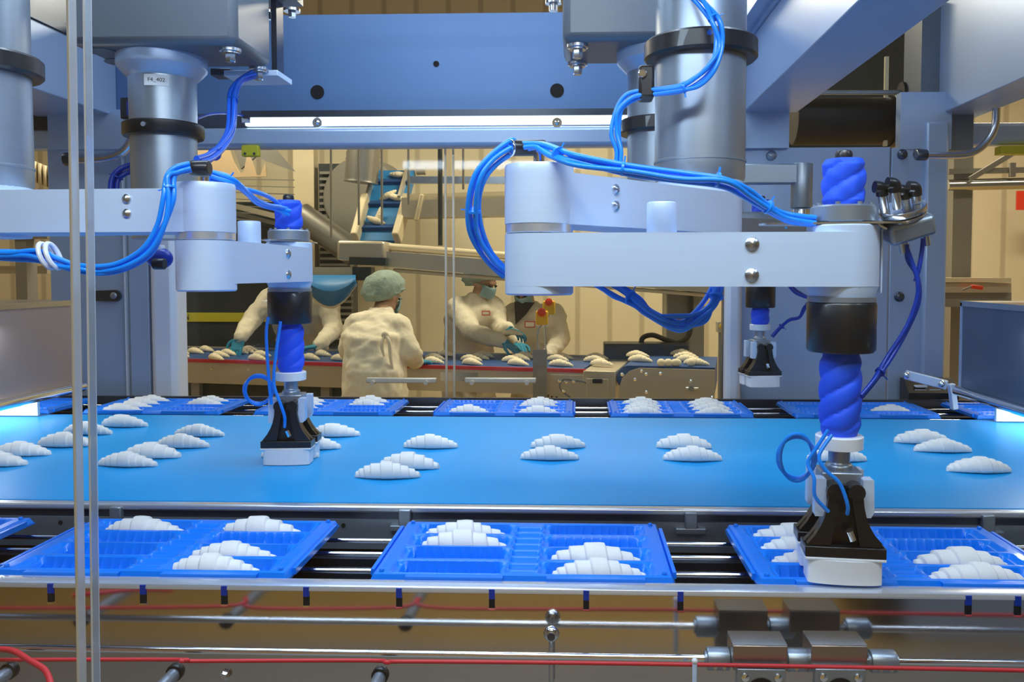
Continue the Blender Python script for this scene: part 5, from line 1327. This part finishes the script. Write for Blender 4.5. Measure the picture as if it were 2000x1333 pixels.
# ================================================================== PEOPLE
def limb(q, pts, rad, n=14):
    q.tube(pts, rad, n, 5)
    q.ball(pts[0], rad[0], 12, 8); q.ball(pts[-1], rad[-1], 12, 8)
def torso(q, secs, n=24):
    """secs: (centre, half width, half depth, yaw)"""
    rings = []
    for c, wx, wy, yaw in secs:
        ring = []
        for k in range(n):
            a = 2 * PI * k / n
            ca, sa = math.cos(a), math.sin(a)
            x = wx * math.copysign(abs(ca) ** 0.85, ca); y = wy * math.copysign(abs(sa) ** 0.85, sa)
            ring.append(Vector(c) + Vector((x * math.cos(yaw) - y * math.sin(yaw), x * math.sin(yaw) + y * math.cos(yaw), 0)))
        rings.append(ring)
    q.loft(rings)
def remesh(o, vox, smooth=6, disp=0.0, dscale=0.12):
    m = o.modifiers.new('remesh', 'REMESH'); m.mode = 'VOXEL'; m.voxel_size = vox; m.use_smooth_shade = True
    s_ = o.modifiers.new('smooth', 'SMOOTH'); s_.iterations = smooth; s_.factor = 0.5
    if disp:
        tx = bpy.data.textures.get('folds%.2f' % dscale) or bpy.data.textures.new('folds%.2f' % dscale, 'CLOUDS')
        tx.noise_scale = dscale; tx.noise_depth = 2
        d = o.modifiers.new('folds', 'DISPLACE'); d.texture = tx; d.strength = disp; d.mid_level = 0.5; d.texture_coords = 'LOCAL'
def hand(par, wrist, d, up, s=1.0, curl=0.5, thumb=1):
    """Gloved hand: palm, five fingers with two bends each, thumb from the side of the palm."""
    d = Vector(d).normalized(); up = Vector(up); up = (up - d * up.dot(d)).normalized(); sd = d.cross(up) * thumb
    w = Vector(wrist); q = MB()
    q.tube([w - d * 0.02, w, w + d * 0.03], [0.029 * s, 0.027 * s, 0.030 * s], 14, 3)
    rings = []
    for i in range(7):
        t_ = i / 6; wd = (0.026 + 0.016 * math.sin(PI * min(1, t_ * 0.8 + 0.1))) * s; th = (0.017 - 0.004 * t_) * s; c = w + d * (0.09 * s * t_)
        rings.append([c + sd * (wd * math.cos(2 * PI * k / 14)) + up * (th * math.sin(2 * PI * k / 14)) for k in range(14)])
    q.loft(rings)
    for k, (off, L) in enumerate(((0.031, 0.070), (0.011, 0.080), (-0.010, 0.074), (-0.030, 0.058))):
        b0 = w + d * 0.082 * s + sd * off * s; dd = (d + sd * off * 2.5).normalized()
        a1 = b0 + (dd - up * curl * 0.35) * L * 0.42 * s; a2 = a1 + (dd - up * curl * 1.1) .normalized() * L * 0.33 * s; a3 = a2 + (dd * 0.6 - up * curl * 1.8).normalized() * L * 0.28 * s
        q.tube([b0 - d * 0.015, b0, a1, a2, a3], [0.0105 * s, 0.010 * s, 0.0092 * s, 0.0085 * s, 0.0065 * s], 10, 3); q.ball(a3, 0.0066 * s, 8, 6)
    t0 = w + d * 0.025 * s + sd * 0.028 * s; t1 = t0 + (sd + d * 0.6).normalized() * 0.032 * s - up * 0.006; t2 = t1 + (d + sd * 0.3 - up * curl * 0.5).normalized() * 0.030 * s; t3 = t2 + (d - up * curl).normalized() * 0.022 * s
    q.tube([t0 - sd * 0.01, t0, t1, t2, t3], [0.013 * s, 0.013 * s, 0.0115 * s, 0.010 * s, 0.0075 * s], 10, 3); q.ball(t3, 0.0076 * s, 8, 6)
    o = q.build('glove', M_GLOVE, par); remesh(o, 0.0035, 2); return o

def person(label, hips, chest, neckp, headc, arms, look, body_w=0.20, yaw=0.0, belly=0.13, mask=True, cap_r=0.125, coat_low=0.35, front_dark=False, foot_y=0.0):
    """arms: list of (shoulder, elbow, wrist, hand direction, palm up, thumb side, curl)."""
    t = thing('person', label, 'person', (hips.x, hips.y, 0))
    look = Vector(look).normalized(); rt = Vector((0, 0, 1)).cross(look).normalized(); hup = look.cross(rt)
    rt = -rt   # the person's own right
    # ---- body: one continuous skin surface
    q = MB()
    torso(q, [(hips + Vector((0, 0, -0.12)), body_w * 0.80, belly * 0.85, yaw), (hips, body_w * 0.80, belly * 0.9, yaw), (hips * 0.5 + chest * 0.5, body_w * 0.68, belly * 0.8, yaw), (chest, body_w * 0.85, belly * 0.9, yaw), (chest * 0.35 + neckp * 0.65, body_w * 0.6, belly * 0.6, yaw)])
    limb(q, [chest * 0.4 + neckp * 0.6, neckp, headc - hup * 0.06 - look * 0.01], [0.062, 0.052, 0.052])
    for sh, el, wr, hd, pu, ts, cu_ in arms:
        limb(q, [sh, sh * 0.5 + el * 0.5, el], [0.050, 0.044, 0.038]); limb(q, [el, el * 0.5 + wr * 0.5, wr], [0.038, 0.032, 0.019])
        q.ball(wr + Vector(hd).normalized() * 0.045, 0.018, sc=(1, 1, 0.6))
    axr = Vector((math.cos(yaw), math.sin(yaw), 0))
    for s_ in (-1, 1):
        h0 = hips + axr * (0.095 * s_) + Vector((0, 0, -0.08)); kn = Vector((h0.x, h0.y + 0.02, 0.50)); an = Vector((h0.x, h0.y, 0.09))
        limb(q, [h0, (h0 + kn) / 2, kn], [0.085, 0.075, 0.056]); limb(q, [kn, kn * 0.6 + an * 0.4, an], [0.056, 0.056, 0.038])
        fd = Vector((look.x, look.y, 0)).normalized(); limb(q, [an + Vector((0, 0, -0.04)), an + fd * 0.10 + Vector((0, 0, -0.055)), an + fd * 0.16 + Vector((0, 0, -0.06))], [0.04, 0.034, 0.026])
    # head: skull, jaw, nose, brow, ears
    hr = Matrix((rt, look, hup)).transposed()
    def H(x, y, z_): return headc + hr @ Vector((x, y, z_))
    def hb(c, r, sc): 
        vs0 = len(q.v); q.ball((0, 0, 0), r, 18, 12, sc)
        for i in range(vs0, len(q.v)): q.v[i] = tuple(H(*c) + hr @ Vector(q.v[i]))
    hb((0, -0.012, 0.025), 0.088, (0.88, 1.10, 1.0)); hb((0, 0.022, -0.045), 0.062, (0.92, 1.0, 1.05)); hb((0, 0.060, -0.085), 0.026, (1.1, 0.8, 0.8))
    hb((0, 0.098, -0.012), 0.013, (0.8, 1.2, 1.8)); hb((0, 0.108, -0.026), 0.012, (1.1, 1, 0.8)); hb((0, 0.088, 0.030), 0.018, (2.4, 0.6, 0.6)); hb((0, 0.090, -0.060), 0.014, (1.6, 0.7, 0.7))
    for s_ in (-1, 1): hb((0.080 * s_, -0.012, -0.012), 0.022, (0.4, 0.9, 1.4))
    bo = q.build('body', M_SKIN, t); remesh(bo, 0.010, 3)
    for s_ in (-1, 1):
        q = MB(); q.ball(H(0.031 * s_, 0.0905, 0.010), 0.010, 12, 8, (1.2, 0.9, 0.7)); q.build('eye', M_INK, t)
    # ---- coat: yoke, body, flared skirt and sleeves in one cloth surface
    q = MB()
    lowc = Vector((hips.x, hips.y, coat_low))
    torso(q, [(lowc, body_w * 1.12, belly * 1.35, yaw), (Vector((hips.x, hips.y, hips.z - 0.20)), body_w * 1.06, belly * 1.30, yaw), (hips, body_w * 1.0, belly * 1.25, yaw), (hips * 0.55 + chest * 0.45, body_w * 0.94, belly * 1.12, yaw), (chest, body_w * 1.06, belly * 1.15, yaw), (chest * 0.55 + neckp * 0.45, body_w * 0.98, belly * 0.98, yaw), (chest * 0.2 + neckp * 0.8, body_w * 0.58, belly * 0.75, yaw), (neckp + Vector((0, 0, 0.0)), body_w * 0.42, belly * 0.62, yaw), (neckp + Vector((0, 0, 0.03)), body_w * 0.36, belly * 0.50, yaw)])
    for sh, el, wr, hd, pu, ts, cu_ in arms:
        limb(q, [chest * 0.4 + neckp * 0.3 + sh * 0.3, sh, sh * 0.5 + el * 0.5, el], [0.080, 0.082, 0.074, 0.068]); limb(q, [el, el * 0.5 + wr * 0.5, wr * 0.97 + el * 0.03], [0.068, 0.060, 0.047])
    co = q.build('lab_coat', M_COAT, t, label='cream cotton coat'); remesh(co, 0.012, 2, 0.030, 0.075)
    # ---- hair cap
    q = MB(); n, m = 28, 12; vs = []
    for i in range(m + 1):
        th = PI * 0.72 * i / m
        for k in range(n):
            a = 2 * PI * k / n; pr = 1 + 0.035 * math.sin(13 * a + i) * math.sin(th) + 0.04 * math.sin(5 * a + 2 * i)
            x = cap_r * math.sin(th) * math.cos(a) * pr; y = cap_r * 1.08 * math.sin(th) * math.sin(a) * pr; zz = cap_r * 1.0 * math.cos(th)
            shrink = 1 if i < m - 1 else 0.84
            vs.append(H(x * shrink, y * shrink - 0.030 - 0.012 * (1 - zz / cap_r), zz + 0.036 + 0.055 * (y / cap_r) * (1 if zz < 0 else 0.4)))
    q.add(vs, [(i * n + k, (i + 1) * n + k, (i + 1) * n + (k + 1) % n, i * n + (k + 1) % n) for i in range(m) for k in range(n)], True)
    hc = q.build('hair_cap', M_CAP, t, label='pale green bouffant hair cap'); hc.modifiers.new('thick', 'SOLIDIFY').thickness = 0.003
    if mask:
        q = MB(); rings = []
        for i in range(8):
            u = i / 7; ring = []
            for k in range(13):
                v = -1 + 2 * k / 12; bulge = 0.112 + 0.010 * math.sin(PI * u) - 0.062 * v * v
                ring.append(H(0.070 * v, bulge, 0.004 - 0.088 * u + 0.006 * v * v))
            rings.append(ring)
        vs = [p for r_ in rings for p in r_]; q.add(vs, [(i * 13 + k, i * 13 + k + 1, (i + 1) * 13 + k + 1, (i + 1) * 13 + k) for i in range(7) for k in range(12)], True)
        for s_ in (-1, 1): q.tube([H(0.068 * s_, 0.055, 0.0), H(0.082 * s_, 0.01, 0.0), H(0.086 * s_, -0.02, -0.005)], 0.0025, 6, 3)
        mk = q.build('face_mask', M_MASK, t, label='pale blue paper mask'); mk.modifiers.new('thick', 'SOLIDIFY').thickness = 0.003
    for sh, el, wr, hd, pu, ts, cu_ in arms: hand(t, wr, hd, pu, 1.05, cu_, ts)
    return t

def P3(px, py, Y): return at(px, py, Y)
# worker stooping, seen from behind
Y1 = 4.72
per1 = person('person in cream coat and green hair cap stooping with back turned at the table', P3(733, 722, Y1), P3(730, 655, Y1 + 0.08), P3(744, 610, Y1 + 0.20), P3(755, 578, Y1 + 0.32),
    [(P3(776, 640, Y1 + 0.10), P3(800, 684, Y1 + 0.04), P3(812, 708, Y1 + 0.26), (0.3, 0.9, -0.05), (0, 0, 1), -1, 0.5),
     (P3(700, 636, Y1 + 0.12), P3(682, 680, Y1 + 0.12), P3(686, 700, Y1 + 0.40), (0.2, 0.9, -0.1), (0, 0, 1), 1, 0.5)],
    (0.45, 0.8, -0.35), body_w=0.178, belly=0.15, cap_r=0.122)
q = MB(); pk = P3(752, 655, Y1 - 0.105)
q.ball(pk, 0.022, 12, 8, (1.0, 0.6, 1.0)); q.tube([pk, pk + Vector((0.03, -0.02, -0.04)), pk + Vector((0.035, -0.02, -0.12)), pk + Vector((0.045, -0.015, -0.19))], [0.008, 0.012, 0.008], 8, 4); q.tube([pk, pk + Vector((-0.015, -0.025, -0.05)), pk + Vector((0.0, -0.025, -0.12))], [0.008, 0.010, 0.006], 8, 4)
q.build('coat_tie', M_COAT, per1)
# worker behind the table, head hidden by the robot arm
Y2 = 6.02
per2 = person('person in cream coat leaning over the table before the dark cabinet, head hidden', P3(592, 690, Y2 + 0.30), P3(585, 618, Y2 + 0.05), P3(575, 560, Y2 - 0.08), P3(562, 528, Y2 - 0.15),
    [(P3(532, 580, Y2), P3(490, 628, Y2 - 0.15), P3(468, 660, Y2 - 0.38), (-0.10, -0.35, -0.8), (0.1, -0.9, 0.3), 1, 0.25),
     (P3(638, 588, Y2), P3(652, 642, Y2 - 0.1), P3(622, 676, Y2 - 0.40), (-0.8, -0.3, -0.12), (0, 0, 1), 1, 0.5)],
    (0.0, -0.8, -0.6), body_w=0.20)
# masked worker
Y3 = 5.95
per3 = person('masked person in cream coat reaching a gloved hand to the dough beside the door edge', P3(915, 690, Y3 + 0.15), P3(918, 622, Y3 + 0.02), P3(934, 580, Y3), P3(945, 552, Y3 - 0.05),
    [(P3(892, 600, Y3 - 0.02), P3(922, 648, Y3 - 0.28), P3(983, 668, Y3 - 0.45), (0.75, -0.15, -0.45), (0.3, -0.3, 0.9), 1, 0.6),
     (P3(962, 598, Y3 + 0.05), P3(975, 640, Y3 - 0.05), P3(992, 644, Y3 - 0.30), (0.7, -0.5, -0.2), (0, 0, 1), -1, 0.7)],
    (0.75, -0.55, -0.40), body_w=0.19, yaw=R(-25), cap_r=0.122)
Y4 = 6.15
per4 = person('person in cream coat with dark neckline behind the yellow emergency stop', P3(1050, 700, Y4 + 0.1), P3(1045, 635, Y4), P3(1033, 597, Y4 - 0.03), P3(1026, 570, Y4 - 0.08),
    [(P3(1082, 612, Y4), P3(1097, 662, Y4 - 0.05), P3(1070, 694, Y4 - 0.25), (-0.8, -0.5, -0.2), (0, 0, 1), 1, 0.6),
     (P3(1003, 610, Y4), P3(998, 655, Y4 - 0.12), P3(1012, 672, Y4 - 0.32), (0.2, -0.9, -0.2), (0, 0, 1), -1, 0.6)],
    (-0.25, -0.8, -0.45), body_w=0.19, cap_r=0.122)
# neckline and chest badges
def badge(par, px, py, Y, w_, h_):
    a = at(px - w_, py - h_, Y); c = at(px + w_, py + h_, Y)
    q = MB(); q.use(M_RED).box((a.x, Y, c.z), (c.x, Y + 0.012, a.z)); q.use(M_COAT).box((a.x + 0.006, Y - 0.002, c.z + 0.006), (c.x - 0.006, Y, a.z - 0.006))
    o = q.build('chest_badge', None, par, label='small red bordered badge'); return o
badge(per3, 949, 612, Y3 - 0.185, 8, 4.5); badge(per4, 1035, 634, Y4 - 0.165, 10, 6)
o_ = [(at(1006, 585, Y4).x, at(1006, 585, Y4).z), (at(1036, 600, Y4).x, at(1036, 592, Y4).z), (at(1012, 632, Y4).x, at(1012, 632, Y4).z)]
q = MB(); q.prism([(at(x, y, Y4).x, at(x, y, Y4).z) for x, y in ((1008, 588), (1046, 590), (1030, 612), (1010, 632))], Y4 - 0.17, Y4 - 0.10, 'XZ'); q.build('dark_collar', M_RUBBER, per4, bevel=0.01, label='dark clothing at the open neckline')
p = at(1000, 655, Y3 - 0.38); croissant(tuple(p), R(-20), 1, 1.05, 'raw croissant held up by the masked person beside the yellow emergency stop', 'raw croissants held in hands', warm=True)

# stand-in cabinet added across the aisle to be mirrored in the polished panel
t = thing('stand_in_cabinet', 'grey stand-in cabinet added to be seen only as a reflection in the polished front panel', 'cabinet', (1.9, -0.9, 0))
q = MB(); q.box((1.27, -1.1, 0.0), (2.6, -0.66, 1.1)); q.build('body', M_FRAME, t, bevel=0.01)
q = MB(); q.box((1.14, -1.1, 0.0), (1.27, -0.66, 1.1)); q.build('dark_side', M_DGREY, t)
q = MB(); q.box((1.74, -0.66, 0.05), (1.75, -0.652, 1.05)); q.build('door_seam', M_POST, t)
